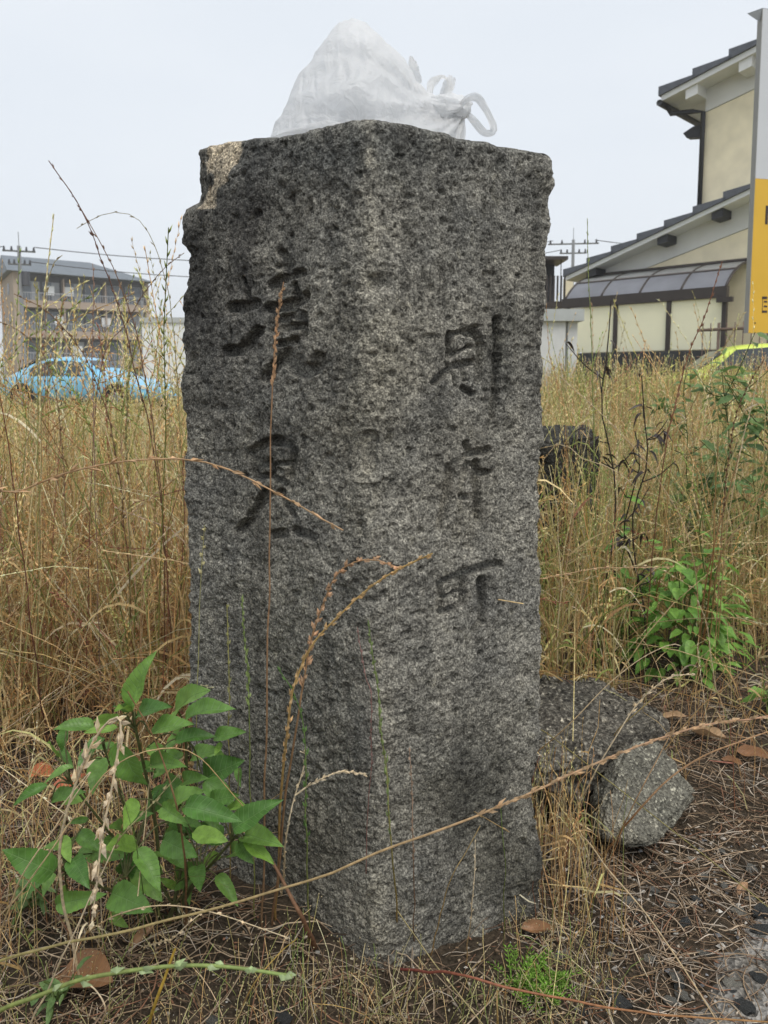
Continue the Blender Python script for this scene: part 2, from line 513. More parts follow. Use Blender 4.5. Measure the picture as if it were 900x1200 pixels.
# ================================================================== STONE MARKER
def stone_mat():
    m, nt, b = new_mat('granite')
    t = nt.nodes.new('ShaderNodeTexCoord')
    a = nt.nodes.new('ShaderNodeAttribute'); a.attribute_name = 'col'
    def noise(sc, d=3.0, ro=0.6):
        n = N(nt, 'ShaderNodeTexNoise', Scale=sc, Detail=d, Roughness=ro)
        nt.links.new(t.outputs['Object'], n.inputs['Vector']); return n
    def ramp(src, stops):
        r = nt.nodes.new('ShaderNodeValToRGB')
        while len(r.color_ramp.elements) < len(stops): r.color_ramp.elements.new(0.5)
        for e, (p, c) in zip(r.color_ramp.elements, stops):
            e.position = p; e.color = (*c, 1) if len(c) == 3 else c
        nt.links.new(src, r.inputs[0]); return r
    fine = noise(300, 3, 0.7)
    v = N(nt, 'ShaderNodeTexVoronoi', Scale=270.0); nt.links.new(t.outputs['Object'], v.inputs['Vector'])
    sp = nt.nodes.new('ShaderNodeSeparateColor'); nt.links.new(v.outputs['Color'], sp.inputs[0])
    mid = noise(75, 4, 0.65)
    big = noise(9, 5, 0.6)
    c1 = ramp(fine.outputs['Fac'], [(0.30, (0.052, 0.05, 0.046)), (0.45, (0.16, 0.154, 0.141)), (0.58, (0.28, 0.27, 0.246)), (0.74, (0.5, 0.482, 0.438))])
    c2 = ramp(sp.outputs[0], [(0.0, (0.5, 0.5, 0.5)), (0.25, (0.86, 0.86, 0.85)), (0.8, (1.08, 1.08, 1.06)), (1.0, (1.5, 1.49, 1.45))])
    c3 = ramp(mid.outputs['Fac'], [(0.30, (0.5, 0.5, 0.5)), (0.46, (0.95, 0.95, 0.94)), (0.7, (1.3, 1.3, 1.28))])
    c4 = ramp(big.outputs['Fac'], [(0.3, (0.72, 0.73, 0.74)), (0.7, (1.22, 1.2, 1.14))])
    mpz = nt.nodes.new('ShaderNodeMapping'); mpz.inputs['Scale'].default_value = (22, 22, 2.2)
    nt.links.new(t.outputs['Object'], mpz.inputs[0])
    stn = N(nt, 'ShaderNodeTexNoise', Scale=1.0, Detail=5.0, Roughness=0.6); nt.links.new(mpz.outputs[0], stn.inputs['Vector'])
    c5 = ramp(stn.outputs['Fac'], [(0.3, (0.5, 0.5, 0.5)), (0.48, (0.98, 0.98, 0.97)), (0.72, (1.22, 1.21, 1.18))])
    lic = noise(34, 5, 0.7)
    c6 = ramp(lic.outputs['Fac'], [(0.6, (1, 1, 1)), (0.68, (1.35, 1.33, 1.24)), (0.75, (1.6, 1.58, 1.46))])
    cur = c1.outputs[0]
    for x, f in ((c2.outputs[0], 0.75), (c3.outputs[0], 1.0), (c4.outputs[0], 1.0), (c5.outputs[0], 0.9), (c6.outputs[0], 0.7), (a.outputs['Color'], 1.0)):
        mu = nt.nodes.new('ShaderNodeMixRGB'); mu.blend_type = 'MULTIPLY'; mu.inputs[0].default_value = f
        nt.links.new(cur, mu.inputs[1]); nt.links.new(x, mu.inputs[2]); cur = mu.outputs[0]
    nt.links.new(cur, b.inputs['Base Color'])
    b.inputs['Roughness'].default_value = 0.85
    b.inputs['Specular IOR Level'].default_value = 0.25
    bp1 = N(nt, 'ShaderNodeBump', Strength=0.9, Distance=0.0035)
    ad = nt.nodes.new('ShaderNodeMath'); ad.operation = 'ADD'
    nt.links.new(fine.outputs['Fac'], ad.inputs[0]); nt.links.new(mid.outputs['Fac'], ad.inputs[1])
    nt.links.new(ad.outputs[0], bp1.inputs['Height']); nt.links.new(bp1.outputs[0], b.inputs['Normal'])
stone_mat()

A = at(437, 600, 1.05)[:2]; B = at(641, 500, 1.21)[:2]; D = at(218, 500, 1.30)[:2]
Cc = B + D - A
zA = at(440, 141, 1.07)[2]; zB = at(643, 176, 1.20)[2]; zD = at(236, 170, 1.28)[2]
def ring_points():
    pts = []; nrm = []
    cs = [D, A, B, Cc]; rads = [0.022, 0.034, 0.022, 0.03]
    def fil(i):
        p = cs[i]; q0 = cs[i - 1]; q1 = cs[(i + 1) % 4]
        d0 = (q0 - p) / np.linalg.norm(q0 - p); d1 = (q1 - p) / np.linalg.norm(q1 - p)
        return p + d0 * rads[i], p, p + d1 * rads[i]
    for i in range(4):
        a, p, b = fil(i); a2, _, _ = fil((i + 1) % 4)
        step = 0.0017 if i in (0, 1) else 0.007
        stepc = 0.0017 if i in (0, 1, 2) else 0.007
        n = max(6, int(1.7 * rads[i] / stepc))
        for t in np.linspace(0, 1, n, endpoint=False):
            pts.append((1 - t) ** 2 * a + 2 * t * (1 - t) * p + t * t * b)
        n = int(np.linalg.norm(a2 - b) / step)
        for t in np.linspace(0, 1, n, endpoint=False):
            pts.append(b * (1 - t) + a2 * t)
    return np.array(pts)
ring = ring_points()
tg = np.roll(ring, -1, 0) - np.roll(ring, 1, 0); tg /= np.linalg.norm(tg, axis=1, keepdims=True)
rn = np.stack([tg[:, 1], -tg[:, 0]], 1)
ctr = ring.mean(0)
if ((ring - ctr) * rn).sum(1).mean() < 0: rn = -rn
# bilinear top height
M = np.array([[A[0], A[1], 1], [B[0], B[1], 1], [D[0], D[1], 1]])
pl = np.linalg.solve(M, np.array([zA, zB, zD]))
def ztop(xy): return xy[:, 0] * pl[0] + xy[:, 1] * pl[1] + pl[2]
ZB = -0.09
nr = len(ring)
rows = int((zA - ZB) / 0.0018)
vv = np.linspace(0, 1, rows)
RT = 0.011
XY = np.repeat(ring[None], rows, 0); NN = np.repeat(rn[None], rows, 0)
zt = ztop(ring)
Z = ZB + vv[:, None] * (zt[None] - ZB)
P0 = np.concatenate([XY, Z[..., None]], 2).reshape(-1, 3)
NN = NN.reshape(-1, 2)
px, py = project(P0)
dist_top = (np.repeat(zt[None], rows, 0) - Z).ravel()
# large relief
disp = 0.006 * fbm(P0, 5.5, 3, 1) + 0.0034 * fbm(P0, 26, 3, 2) + 0.0021 * fbm(P0, 120, 2, 3)
pit = vnoise(P0, 75, 21)
disp -= 0.0055 * sstep(0.42, 0.85, pit)
pit2 = vnoise(P0, 190, 22)
disp -= 0.0032 * sstep(0.35, 0.8, pit2)
# edges break more than faces
dA = np.hypot(P0[:, 0] - A[0], P0[:, 1] - A[1]); dB = np.hypot(P0[:, 0] - B[0], P0[:, 1] - B[1]); dD = np.hypot(P0[:, 0] - D[0], P0[:, 1] - D[1])
edgew = np.exp(-(dB / 0.03) ** 2) + np.exp(-(dD / 0.03) ** 2) + 0.6 * np.exp(-(dA / 0.05) ** 2)
disp += edgew * (0.006 * fbm(P0, 17, 2, 31) + 0.004 * np.minimum(0, fbm(P0, 45, 2, 33)) - 0.003)
top_w = np.exp(-(dist_top / 0.03) ** 2)
disp += top_w * (0.004 * fbm(P0, 22, 2, 41) - 0.002)
# carved characters, given as strokes in picture pixels on the two faces
def sc(ox, oy, s, strokes): return [([(ox + x / s, oy + y / s) for x, y in st[:-1]], st[-1]) for st in strokes]
carv = []
carv += sc(250, 280, 6.0, [
    [(215, 285), (245, 360), (250, 440), 3.0], [(125, 480), (200, 485), (285, 455), 6.5], [(105, 790), (205, 785), (270, 720), (315, 650), 6.5],
    [(475, 100), (505, 145), (505, 185), 6.5], [(400, 320), (480, 275), (560, 250), (620, 232), 5.0], [(450, 345), (485, 385), 5.0], [(570, 325), (580, 380), 4.0],
    [(400, 485), (500, 470), (590, 440), (655, 410), 6.5], [(430, 540), (425, 650), 4.0], [(490, 560), (560, 525), (640, 545), 5.5],
    [(648, 545), (652, 680), 4.2], [(490, 625), (610, 610), 4.5], [(455, 735), (600, 705), 4.0],
    [(520, 790), (460, 870), (370, 975), 6.5], [(540, 850), (600, 920), (660, 940), (730, 905), (750, 835), 8.0]])
carv += sc(260, 490, 6.43, [
    [(205, 250), (290, 205), (400, 165), (440, 160), 5.0], [(390, 180), (500, 195), (540, 250), (530, 340), (505, 440), 4.8], [(215, 270), (235, 340), (245, 440), 5.0],
    [(265, 320), (360, 360), 3.5], [(365, 330), (375, 410), 4.5], [(250, 450), (350, 430), (470, 490), 4.0],
    [(265, 345), (330, 350), (500, 335), 3.0], [(330, 560), (270, 640), (200, 770), (130, 845), 6.0], [(420, 560), (470, 660), (535, 740), 4.5], [(380, 880), (450, 870), 5.5], [(550, 850), (680, 900), 5.5]])
carv += sc(500, 360, 7.5, [
    [(200, 235), (205, 430), 4.0], [(195, 245), (320, 215), (430, 180), 3.5], [(350, 225), (420, 230), (465, 340), 5.0], [(215, 425), (300, 380), (380, 340), 2.5],
    [(60, 660), (160, 580), (260, 510), (420, 480), 4.5], [(470, 335), (475, 500), (475, 640), 3.8], [(330, 500), (345, 640), 3.5], [(330, 710), (410, 760), 4.0], [(240, 540), (260, 700), 2.5],
    [(610, 110), (618, 300), (615, 560), (610, 760), (590, 960), 4.8]])
carv += sc(500, 500, 4.615, [
    [(220, 90), (240, 135), 4.0], [(250, 145), (340, 130), 5.0], [(125, 225), (215, 165), 3.8], [(135, 230), (120, 380), (80, 540), 4.8],
    [(230, 205), (195, 300), (190, 460), 3.8], [(290, 255), (345, 250), 4.2], [(275, 200), (283, 350), (290, 500), 5.0], [(215, 380), (262, 380), 4.5],
    [(78, 850), (80, 1000), 3.8], [(80, 850), (195, 785), 4.2], [(205, 790), (198, 950), 4.5], [(95, 1010), (195, 955), 4.0], [(85, 930), (195, 880), 2.5],
    [(225, 790), (320, 748), (395, 745), 4.8], [(295, 830), (305, 950), (300, 1060), (255, 1095), 4.5]])
carv += [([(432, 516), (429, 528), (431, 545)], 13.0), ]
face_ok = ((P0[:, 1] < 1.42) & (NN[:, 1] < -0.2))
depth = np.zeros(len(P0))
wob = 1.1 * vnoise(P0, 80, 51) + 0.9 * vnoise(P0, 210, 52)
for line, w in carv:
    L_ = np.array(line)
    lo = L_.min(0) - w * 3; hi = L_.max(0) + w * 3
    sel = np.where(face_ok & (px > lo[0]) & (px < hi[0]) & (py > lo[1]) & (py < hi[1]))[0]
    if not len(sel): continue
    q = np.stack([px[sel], py[sel]], 1)
    dm = np.full(len(sel), 1e9)
    for a, b in zip(L_[:-1], L_[1:]):
        ab = b - a; t = np.clip(((q - a) @ ab) / (ab @ ab), 0, 1)
        dm = np.minimum(dm, np.linalg.norm(q - a - t[:, None] * ab, axis=1))
    dm = dm + wob[sel]
    dep = (0.0135 if w > 8.5 else 0.0175 if w >= 4 else 0.012) * (1 - sstep(w * 0.8, w * 1.18, dm))
    depth[sel] = np.maximum(depth[sel], dep)
# worn shallow hollows on the near edge
for hx, hy, sx_, sy_, dp in ((430, 535, 22, 30, 0.008), (441, 331, 14, 11, 0.010), (405, 430, 6, 30, 0.004), (460, 545, 12, 20, 0.003), (560, 455, 25, 25, 0.0), (452, 900, 18, 26, 0.004), (330, 350, 34, 60, 0.0012), (550, 430, 36, 55, 0.0012)):
    depth = np.maximum(depth, face_ok * dp * np.exp(-(((px - hx) / sx_) ** 4 + ((py - hy) / sy_) ** 4)))
disp = np.where(depth > .002, disp * .5, disp) - depth
P1 = P0.copy()
P1[:, :2] += NN * disp[:, None]
# silhouette of the two outer edges (picture pixels -> metres sideways)
tabD = np.array([(150, 16), (185, 15), (228, 15), (238, 12), (246, -4), (262, -8), (285, -7), (298, 2), (320, -1), (345, -5), (500, -9), (760, -13), (900, -14), (1200, -14)], float)
tabB = np.array([(150, 2), (185, 5), (230, 5), (262, 8), (300, 4), (350, 5), (400, 3), (600, 2), (750, 5), (840, 5), (910, 0), (960, 6), (1010, 12), (1200, 14)], float)
offD = np.interp(py, tabD[:, 0], tabD[:, 1]) * np.exp(-(dD / 0.05) ** 2) * 1.28 / F
offB = np.interp(py, tabB[:, 0], tabB[:, 1]) * np.exp(-(dB / 0.05) ** 2) * 1.2 / F
P1[:, 0] += offD + offB
# rounded top edge
ins = np.where(dist_top < RT, RT - np.sqrt(np.maximum(0, RT ** 2 - (RT - dist_top) ** 2)), 0)
P1[:, :2] -= NN * ins[:, None]
P1[:, 2] += top_w * 0.006 * fbm(P0, 14, 3, 61)
# surface colour: lichen-dark left edge, pale chip, water stains; light on near ridge painted in pale
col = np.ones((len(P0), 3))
def stain_or_light(cx, cy, sx_, sy_, c, amt=1.0, nsc=25, seed=70):
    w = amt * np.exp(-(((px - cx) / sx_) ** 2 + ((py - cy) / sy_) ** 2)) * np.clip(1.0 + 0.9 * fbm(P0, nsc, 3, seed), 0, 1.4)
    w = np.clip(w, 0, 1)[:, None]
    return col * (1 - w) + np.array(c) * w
col = stain_or_light(232, 340, 30, 150, (0.3, 0.3, 0.31), 1.25, 20, 71)
col = stain_or_light(288, 255, 30, 120, (0.36, 0.36, 0.38), 1.0, 18, 72)
col = stain_or_light(275, 400, 40, 60, (0.62, 0.62, 0.64), 0.7, 18, 73)
col = stain_or_light(440, 170, 210, 45, (0.55, 0.58, 0.62), 0.85, 15, 74)
col = stain_or_light(560, 230, 90, 80, (0.7, 0.72, 0.75), 0.7, 15, 75)
col = stain_or_light(432, 240, 9, 75, (1.45, 1.42, 1.34), 0.8, 45, 76)  # painted light down the near ridge, like the other pale tints below
col = stain_or_light(430, 590, 26, 60, (1.25, 1.22, 1.14), 0.7, 30, 77)
col = stain_or_light(430, 450, 60, 130, (1.18, 1.16, 1.1), 0.8, 14, 78)
col = stain_or_light(590, 400, 22, 70, (0.55, 0.56, 0.56), 0.8, 20, 79)
col = stain_or_light(320, 560, 45, 70, (0.7, 0.7, 0.68), 0.7, 16, 80)
col = stain_or_light(545, 565, 34, 60, (0.72, 0.7, 0.66), 0.7, 16, 81)
col = stain_or_light(448, 860, 14, 70, (1.25, 1.22, 1.15), 0.7, 30, 82)
col = stain_or_light(545, 960, 80, 110, (0.52, 0.52, 0.5), 1.0, 12, 83)
col = stain_or_light(330, 760, 80, 90, (0.8, 0.8, 0.78), 0.8, 12, 84)
col = stain_or_light(360, 1000, 70, 110, (0.68, 0.67, 0.64), 0.9, 12, 87)
col = stain_or_light(440, 1060, 20, 60, (1.3, 1.28, 1.2), 0.7, 30, 85)
col = stain_or_light(600, 1040, 40, 60, (0.5, 0.5, 0.48), 0.9, 18, 86)
chip = np.clip(sstep(1.0, 0.75, np.hypot((px - 253) / 26, (py - 184) / 22) + 0.45 * fbm(P0, 40, 3, 90)) + sstep(1.0, 0.75, np.abs((px - 270) + 0.62 * (py - 165) * 0.55) / 11 + 0.6 * fbm(P0, 40, 3, 91)) * (py < 245), 0, 1)[:, None] * (py < 250)[:, None] * (px < 282)[:, None]
col = col * (1 - 0.85 * chip) + np.array((2.5, 2.2, 1.85)) * 0.85 * chip
crack = depth > 0.0045
col[crack] *= 1.0
# top cap
capV = []; capC = []
nc = 14
last = P1[-nr:]
ctr3 = np.array([last[:, 0].mean(), last[:, 1].mean(), 0])
for k in range(1, nc + 1):
    f = 1 - k / (nc + 0.0)
    xy = ctr3[:2] + (last[:, :2] - ctr3[:2]) * f
    zz = ztop(xy) + (last[:, 2] - zt) * f + 0.006 * fbm(np.c_[xy, np.zeros(nr)], 14, 3, 61) * (1 - f)
    capV.append(np.c_[xy, zz]); capC.append(np.ones((nr, 3)) * 0.62)
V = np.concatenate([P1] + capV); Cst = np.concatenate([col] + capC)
tot = rows + nc
ri = (np.arange(tot - 1)[:, None] * nr)
cj = np.arange(nr)[None]; cj2 = (cj + 1) % nr
sq = np.stack(np.broadcast_arrays(ri + cj, ri + cj2, ri + nr + cj2, ri + nr + cj), -1).reshape(-1, 4)
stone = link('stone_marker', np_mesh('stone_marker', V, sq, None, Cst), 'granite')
tag(stone, 'weathered grey granite boundary marker post carved with large characters on two faces', 'stone marker')
# ================================================================== BACKGROUND: HOUSE ON THE RIGHT
plain('cream_wall', (0.86, 0.78, 0.57), 0.85, 0.09, 3.0, 0.15, 80)
plain('white_wall', (0.7, 0.71, 0.69), 0.85, 0.05, 3.0)
plain('white_trim', (0.72, 0.73, 0.72), 0.7, 0.04)
plain('roof_tile', (0.105, 0.115, 0.135), 0.55, 0.15, 8.0)
plain('brown_metal', (0.045, 0.036, 0.032), 0.45, 0.1)
plain('dark_metal', (0.035, 0.036, 0.04), 0.5, 0.1)
plain('panel_cream', (0.9, 0.87, 0.64), 0.7, 0.03, 2.0)
plain('smoked_panel', (0.36, 0.37, 0.41), 0.3, 0.12, 2.0, spec=0.6)
plain('smoked_clear', (0.46, 0.47, 0.47), 0.35, 0.1, 2.0, spec=0.5)
plain('dark_block', (0.05, 0.052, 0.055), 0.9, 0.3, 5.0, 0.4, 40)
plain('grey_cap', (0.4, 0.42, 0.42), 0.8, 0.06)
plain('gate_white', (0.56, 0.57, 0.57), 0.8, 0.05)
plain('concrete_pole', (0.16, 0.165, 0.165), 0.85, 0.1)
plain('wire', (0.06, 0.06, 0.065), 0.6, 0.05)
plain('apartment_beige', (0.36, 0.29, 0.225), 0.9, 0.07, 0.7)
plain('apartment_band', (0.36, 0.29, 0.235), 0.9, 0.06, 0.7)
plain('apartment_dark', (0.11, 0.112, 0.12), 0.8, 0.2, 0.6)
plain('apartment_roof', (0.13, 0.15, 0.17), 0.6, 0.12, 1.5)
plain('window_glass', (0.14, 0.17, 0.2), 0.2, 0.25, 0.8, spec=0.6)
plain('window_pale', (0.42, 0.45, 0.48), 0.5, 0.1, 0.8)
plain('rail_metal', (0.33, 0.34, 0.36), 0.5, 0.08)
plain('far_white', (0.72, 0.74, 0.75), 0.8, 0.03, 0.5)
plain('rust_rail', (0.13, 0.09, 0.07), 0.8, 0.2, 10)
plain('sign_yellow', (0.72, 0.44, 0.045), 0.5, 0.05, 3)
plain('sign_white', (0.58, 0.6, 0.61), 0.5, 0.04, 3)
plain('sign_edge', (0.3, 0.3, 0.28), 0.6, 0.06)
plain('sign_mark', (0.05, 0.035, 0.03), 0.6, 0.1)
plain('car_blue', (0.2, 0.5, 0.72), 0.22, 0.03, 2, spec=0.6)
plain('car_lime', (0.63, 0.74, 0.12), 0.25, 0.03, 2, spec=0.6)
plain('car_glass', (0.035, 0.042, 0.045), 0.08, 0.1, 2, spec=0.7)
plain('car_black', (0.02, 0.02, 0.021), 0.6, 0.1)
plain('rubber', (0.02, 0.02, 0.02), 0.9, 0.1)
plain('alloy', (0.4, 0.41, 0.42), 0.35, 0.05, metal=0.8)
plain('headlamp', (0.75, 0.72, 0.6), 0.15, 0.05, 20, spec=0.7)
plain('red_lamp', (0.4, 0.03, 0.03), 0.2, 0.05)

HO = np.array([4.74, 20.0]); HE = np.array([1, -1]) / math.sqrt(2); HN = np.array([-1, -1]) / math.sqrt(2)
def hp(px, py, off=0.0):
    d = ray(px, py)
    t = (off - (CAM[:2] - HO) @ HN) / (d[:2] @ HN)
    p = CAM + d * t
    return float((p[:2] - HO - HN * off) @ HE), float(p[2])
def HW(off):
    def f(s, z):
        p = HO + HE * s + HN * off
        return (p[0], p[1], z)
    return f
hroot = HW(0)(0, 0)
house = empty('house', hroot, 'two storey cream house with dark grey tiled roofs beside the yellow sign', 'house')
# lower storey gable wall
OV = 0.55
rk0 = hp(663, 324, OV); rk1 = hp(886, 218, OV)
slope = (rk1[1] - rk0[1]) / (rk1[0] - rk0[0])
def rake(s): return rk0[1] + slope * (s - rk0[0])
seam0 = hp(762, 313); seam1 = hp(881, 266)
sl2 = (seam1[1] - seam0[1]) / (seam1[0] - seam0[0])
def seam(s): return seam0[1] + sl2 * (s - seam0[0])
sL = hp(684, 330)[0]; sR = 9.5
def hprism(name, pts, o0, o1, mat, parent, **k): return prism(name, pts, HW(o0), HW(o1), mat, parent, **k)
hprism('lower_wall', [(sL, 0), (sR, 0), (sR, seam(sR)), (sL, min(seam(sL), rake(sL) - .1))], 0, -6.5, 'cream_wall', house)
hprism('gable_band', [(sL, seam(sL) + .012), (sR, seam(sR) + .012), (sR, rake(sR) - .08), (sL, rake(sL) - .08)], 0.02, -6.5, 'white_wall', house)
roof = hprism('roof', [(rk0[0], rake(rk0[0]) - .10), (sR + .3, rake(sR + .3) - .10), (sR + .3, rake(sR + .3)), (rk0[0], rake(rk0[0]))], OV, -7.0, 'white_trim', house)
roof['label'] = 'lower roof with stepped dark tiles'
ncr = 15; ss = np.linspace(rk0[0] - .05, sR + .3, ncr + 1)
for a, b in zip(ss[:-1], ss[1:]):
    hprism('roof_tile', [(a, rake(a) + .004), (b + .06, rake(b + .06) + .004), (b + .06, rake(b + .06) + .06), (a, rake(a) + .19)], OV + .05, -7.05, 'roof_tile', roof)
for q in (698, 781, 845):
    s, z = hp(q, {698: 308, 781: 273, 845: 243}[q], 0.3)
    zr = rake(s) - .10
    hprism('purlin_end', [(s - .12, zr - .19), (s + .12, zr - .19 + .05), (s + .12, zr - 0.003 + .03), (s - .12, zr - .003 - .03)], OV - .06, -0.1, 'dark_metal', house)
# upper storey
u0 = hp(775, 112, OV); u1 = hp(893, 50, OV)
slu = (u1[1] - u0[1]) / (u1[0] - u0[0])
def urake(s): return u0[1] + slu * (s - u0[0])
uL = hp(825, 180)[0]; uR = 10.5
sm0 = hp(825, 133); sm1 = hp(888, 103); slsm = (sm1[1] - sm0[1]) / (sm1[0] - sm0[0])
def useam(s): return sm0[1] + slsm * (s - sm0[0])
hprism('upper_wall', [(uL, rake(uL) - .3), (uR, rake(uR) - .3), (uR, useam(uR)), (uL, useam(uL))], 0.0, -6.0, 'cream_wall', house)
hprism('upper_gable_band', [(uL, useam(uL) + .012), (uR, useam(uR) + .012), (uR, urake(uR) - .08), (uL, urake(uL) - .08)], 0.02, -6.0, 'white_wall', house)
uroof = hprism('upper_roof', [(u0[0], urake(u0[0]) - .12), (uR + .3, urake(uR + .3) - .12), (uR + .3, urake(uR + .3)), (u0[0], urake(u0[0]))], OV, -6.6, 'white_trim', house)
ss = np.linspace(u0[0] - .05, uR + .3, 12)
for a, b in zip(ss[:-1], ss[1:]):
    hprism('roof_tile', [(a, urake(a) + .004), (b + .06, urake(b + .06) + .004), (b + .06, urake(b + .06) + .06), (a, urake(a) + .2)], OV + .05, -6.65, 'roof_tile', uroof)
for q, qy in ((815, 110), (878, 72)):
    s, z = hp(q, qy, 0.3); zr = urake(s) - .12
    hprism('purlin_end', [(s - .13, zr - .24), (s + .13, zr - .24 + .06), (s + .13, zr + .03), (s - .13, zr - .03)], OV - .05, -0.1, 'white_trim', house)
# gutter and downpipe at the upper eave
g0 = hp(786, 116, OV - .15); g1 = hp(786, 126, OV - .25); 
pts = [HW(OV - .2)(u0[0] + .05, urake(u0[0]) - .20), HW(OV - .25)(u0[0] + .12, urake(u0[0]) - .36), HW(.12)(uL - .25, urake(u0[0]) - .36), HW(.08)(uL - .02, urake(u0[0]) - .42), HW(.08)(uL - .02, rake(uL) + .1)]
tube('downpipe', pts, 0.055, 'dark_metal', house, 8)
tube('gutter', [HW(OV + .05)(u0[0] - .02, urake(u0[0]) - .16), HW(-6.6)(u0[0] - .02, urake(u0[0]) - .16)], 0.07, 'dark_metal', house, 8)
s, z = hp(814, 155, -.3)
hprism('wall_lamp', [(s - .16, z - .1), (s + .2, z - .16), (s + .2, z + .12), (s - .02, z + .12), (s - .25, z + .02)], -.25, -.45, 'dark_metal', house)

# lean-to with smoked roof panels standing in front of the gable wall
lt = empty('lean_to', HW(0.8)(sL, 1.5), 'brown framed lean-to with smoked curved roof panels and cream wall panels', 'lean-to')
W0 = 0.06; W1 = 1.35
a0 = hp(686, 322, W0); a1 = hp(872, 309, W0)
b0 = hp(662, 352, W1); b1 = hp(850, 337, W1)
zt_, zb_ = (a0[1] + a1[1]) / 2, (b0[1] + b1[1]) / 2
sA, sB = b0[0], max(a1[0], b1[0])
def curve(t):                      # profile from wall (t=0) to eave (t=1)
    return W0 + (W1 - W0) * t, zt_ + (zb_ - zt_) * (0.42 * t + 0.58 * t ** 3.2)
edges = np.linspace(sA, sB, 5)
for e0, e1 in zip(edges[:-1], edges[1:]):
    for lo, hi, mt in ((0, .6, 'smoked_clear'), (.6, 1, 'smoked_panel')):
        bm = bmesh.new(); prev = None
        for t in np.linspace(lo, hi, 6):
            o, z = curve(t)
            r_ = [bm.verts.new(HW(o)(e0 + .03, z)), bm.verts.new(HW(o)(e1 - .03, z))]
            if prev: bm.faces.new([prev[0], prev[1], r_[1], r_[0]])
            prev = r_
        bmesh.ops.solidify(bm, geom=bm.faces[:], thickness=0.02)
        bm_obj('roof_panel', bm, mt, lt)
for e in edges:
    pts = [HW(curve(t)[0])(e, curve(t)[1] - .01) for t in np.linspace(0, 1, 12)]
    tube('rafter', pts, 0.03, 'brown_metal', lt, 6)
o6, z6 = curve(.6)
tube('purlin', [HW(o6)(sA - .02, z6), HW(o6)(sB + .02, z6)], .035, 'brown_metal', lt, 6)
tube('wall_rail', [HW(W0)(sA - .02, zt_ + .02), HW(W0)(sB + .02, zt_ + .02)], .04, 'brown_metal', lt, 6)
hprism('eave_beam', [(sA - .05, zb_ - .19), (b1[0] + .05, zb_ - .19), (b1[0] + .05, zb_ + .03), (sA - .05, zb_ + .03)], W1 + .05, W1 - .08, 'brown_metal', lt)
zf = hp(760, 411, W1)[1]
pst = [hp(q, 380, W1)[0] for q in (665, 721, 783, 848)]
for s in pst:
    hprism('post', [(s - .045, 0), (s + .045, 0), (s + .045, zb_ - .195), (s - .045, zb_ - .195)], W1 + .02, W1 - .07, 'brown_metal', lt)
for s0, s1 in zip(pst[:-1], pst[1:]):
    hprism('wall_panel', [(s0 + .05, zf), (s1 - .05, zf), (s1 - .05, zb_ - .2), (s0 + .05, zb_ - .2)], W1 - .02, W1 - .05, 'panel_cream', lt)
hprism('gutter_outlet', [(b1[0] - .12, zb_ - .3), (b1[0] + .2, zb_ - .3), (b1[0] + .2, zb_ - .2), (b1[0] - .12, zb_ - .2)], W1 + .14, W1 + .055, 'brown_metal', lt)

# dark low block wall in front of it
bw = empty('block_wall', HW(1.8)(0, 0), 'low dark concrete block wall below the cream lean-to', 'wall')
zt2 = hp(760, 412, 1.75)[1]
nb = 0
for r_ in range(5):
    z1 = zt2 - r_ * 0.2
    s = -1.4 - (0.2 if r_ % 2 else 0)
    while s < 6:
        hprism('block', [(s + .006, z1 - .19), (s + .394, z1 - .19), (s + .394, z1), (s + .006, z1)], 1.75 + random.uniform(0, .008), 1.62, 'dark_block', bw)
        s += .4
hprism('wall_core', [(-1.5, 0), (6, 0), (6, zt2 - .01), (-1.5, zt2 - .01)], 1.735, 1.63, 'dark_block', bw)

# rusty railing on the right
fr = empty('railing', HW(2.0)(4, 0), 'rusty brown metal railing with thin upright bars beside the yellow sign', 'railing')
fz0 = hp(840, 424, 2.0)[1]; fz1 = hp(845, 386, 2.0)[1]
fs0 = hp(818, 386, 2.0)[0]; fs1 = fs0 + 4.2
tube('top_rail', [HW(2.0)(fs0, fz1), HW(2.0)(fs1, fz1 + .02)], .03, 'rust_rail', fr, 6)
tube('bottom_rail', [HW(2.0)(fs0, fz0 + .1), HW(2.0)(fs1, fz0 + .1)], .02, 'rust_rail', fr, 6)
s = fs0 + .1; i = 0
while s < fs1:
    tube('bar', [HW(2.0)(s, 0 if i % 6 == 2 else fz0), HW(2.0)(s, fz1 + .13)], .028 if i % 6 == 2 else .011, 'rust_rail', fr, 5)
    s += .155; i += 1

# pale gate wall with a grey cap, partly behind the marker
gp = empty('gate_wall', at(655, 430, 15.5) * [1, 1, 0], 'pale rendered gate wall with flat grey cap beside the lean-to', 'gate wall')
def gb(name, x0, y0, x1, y1, Y, th, mat):
    p = at(x0, y1, Y); q = at(x1, y0, Y)
    box(name, ((p[0] + q[0]) / 2, Y + th / 2, (p[2] + q[2]) / 2), (q[0] - p[0], th, q[2] - p[2]), mat, gp)
def gbg(name, x0, y0, x1, Y, th, mat):
    p = at(x0, y0, Y); q = at(x1, y0, Y)
    box(name, ((p[0] + q[0]) / 2, Y + th / 2, q[2] / 2), (q[0] - p[0], th, q[2]), mat, gp)
gbg('wall', 600, 376.5, 663, 15.5, .25, 'gate_white')
gbg('post', 666, 376.5, 677, 15.55, .25, 'gate_white')
gb('cap', 590, 362, 685, 376, 15.4, .5, 'grey_cap')
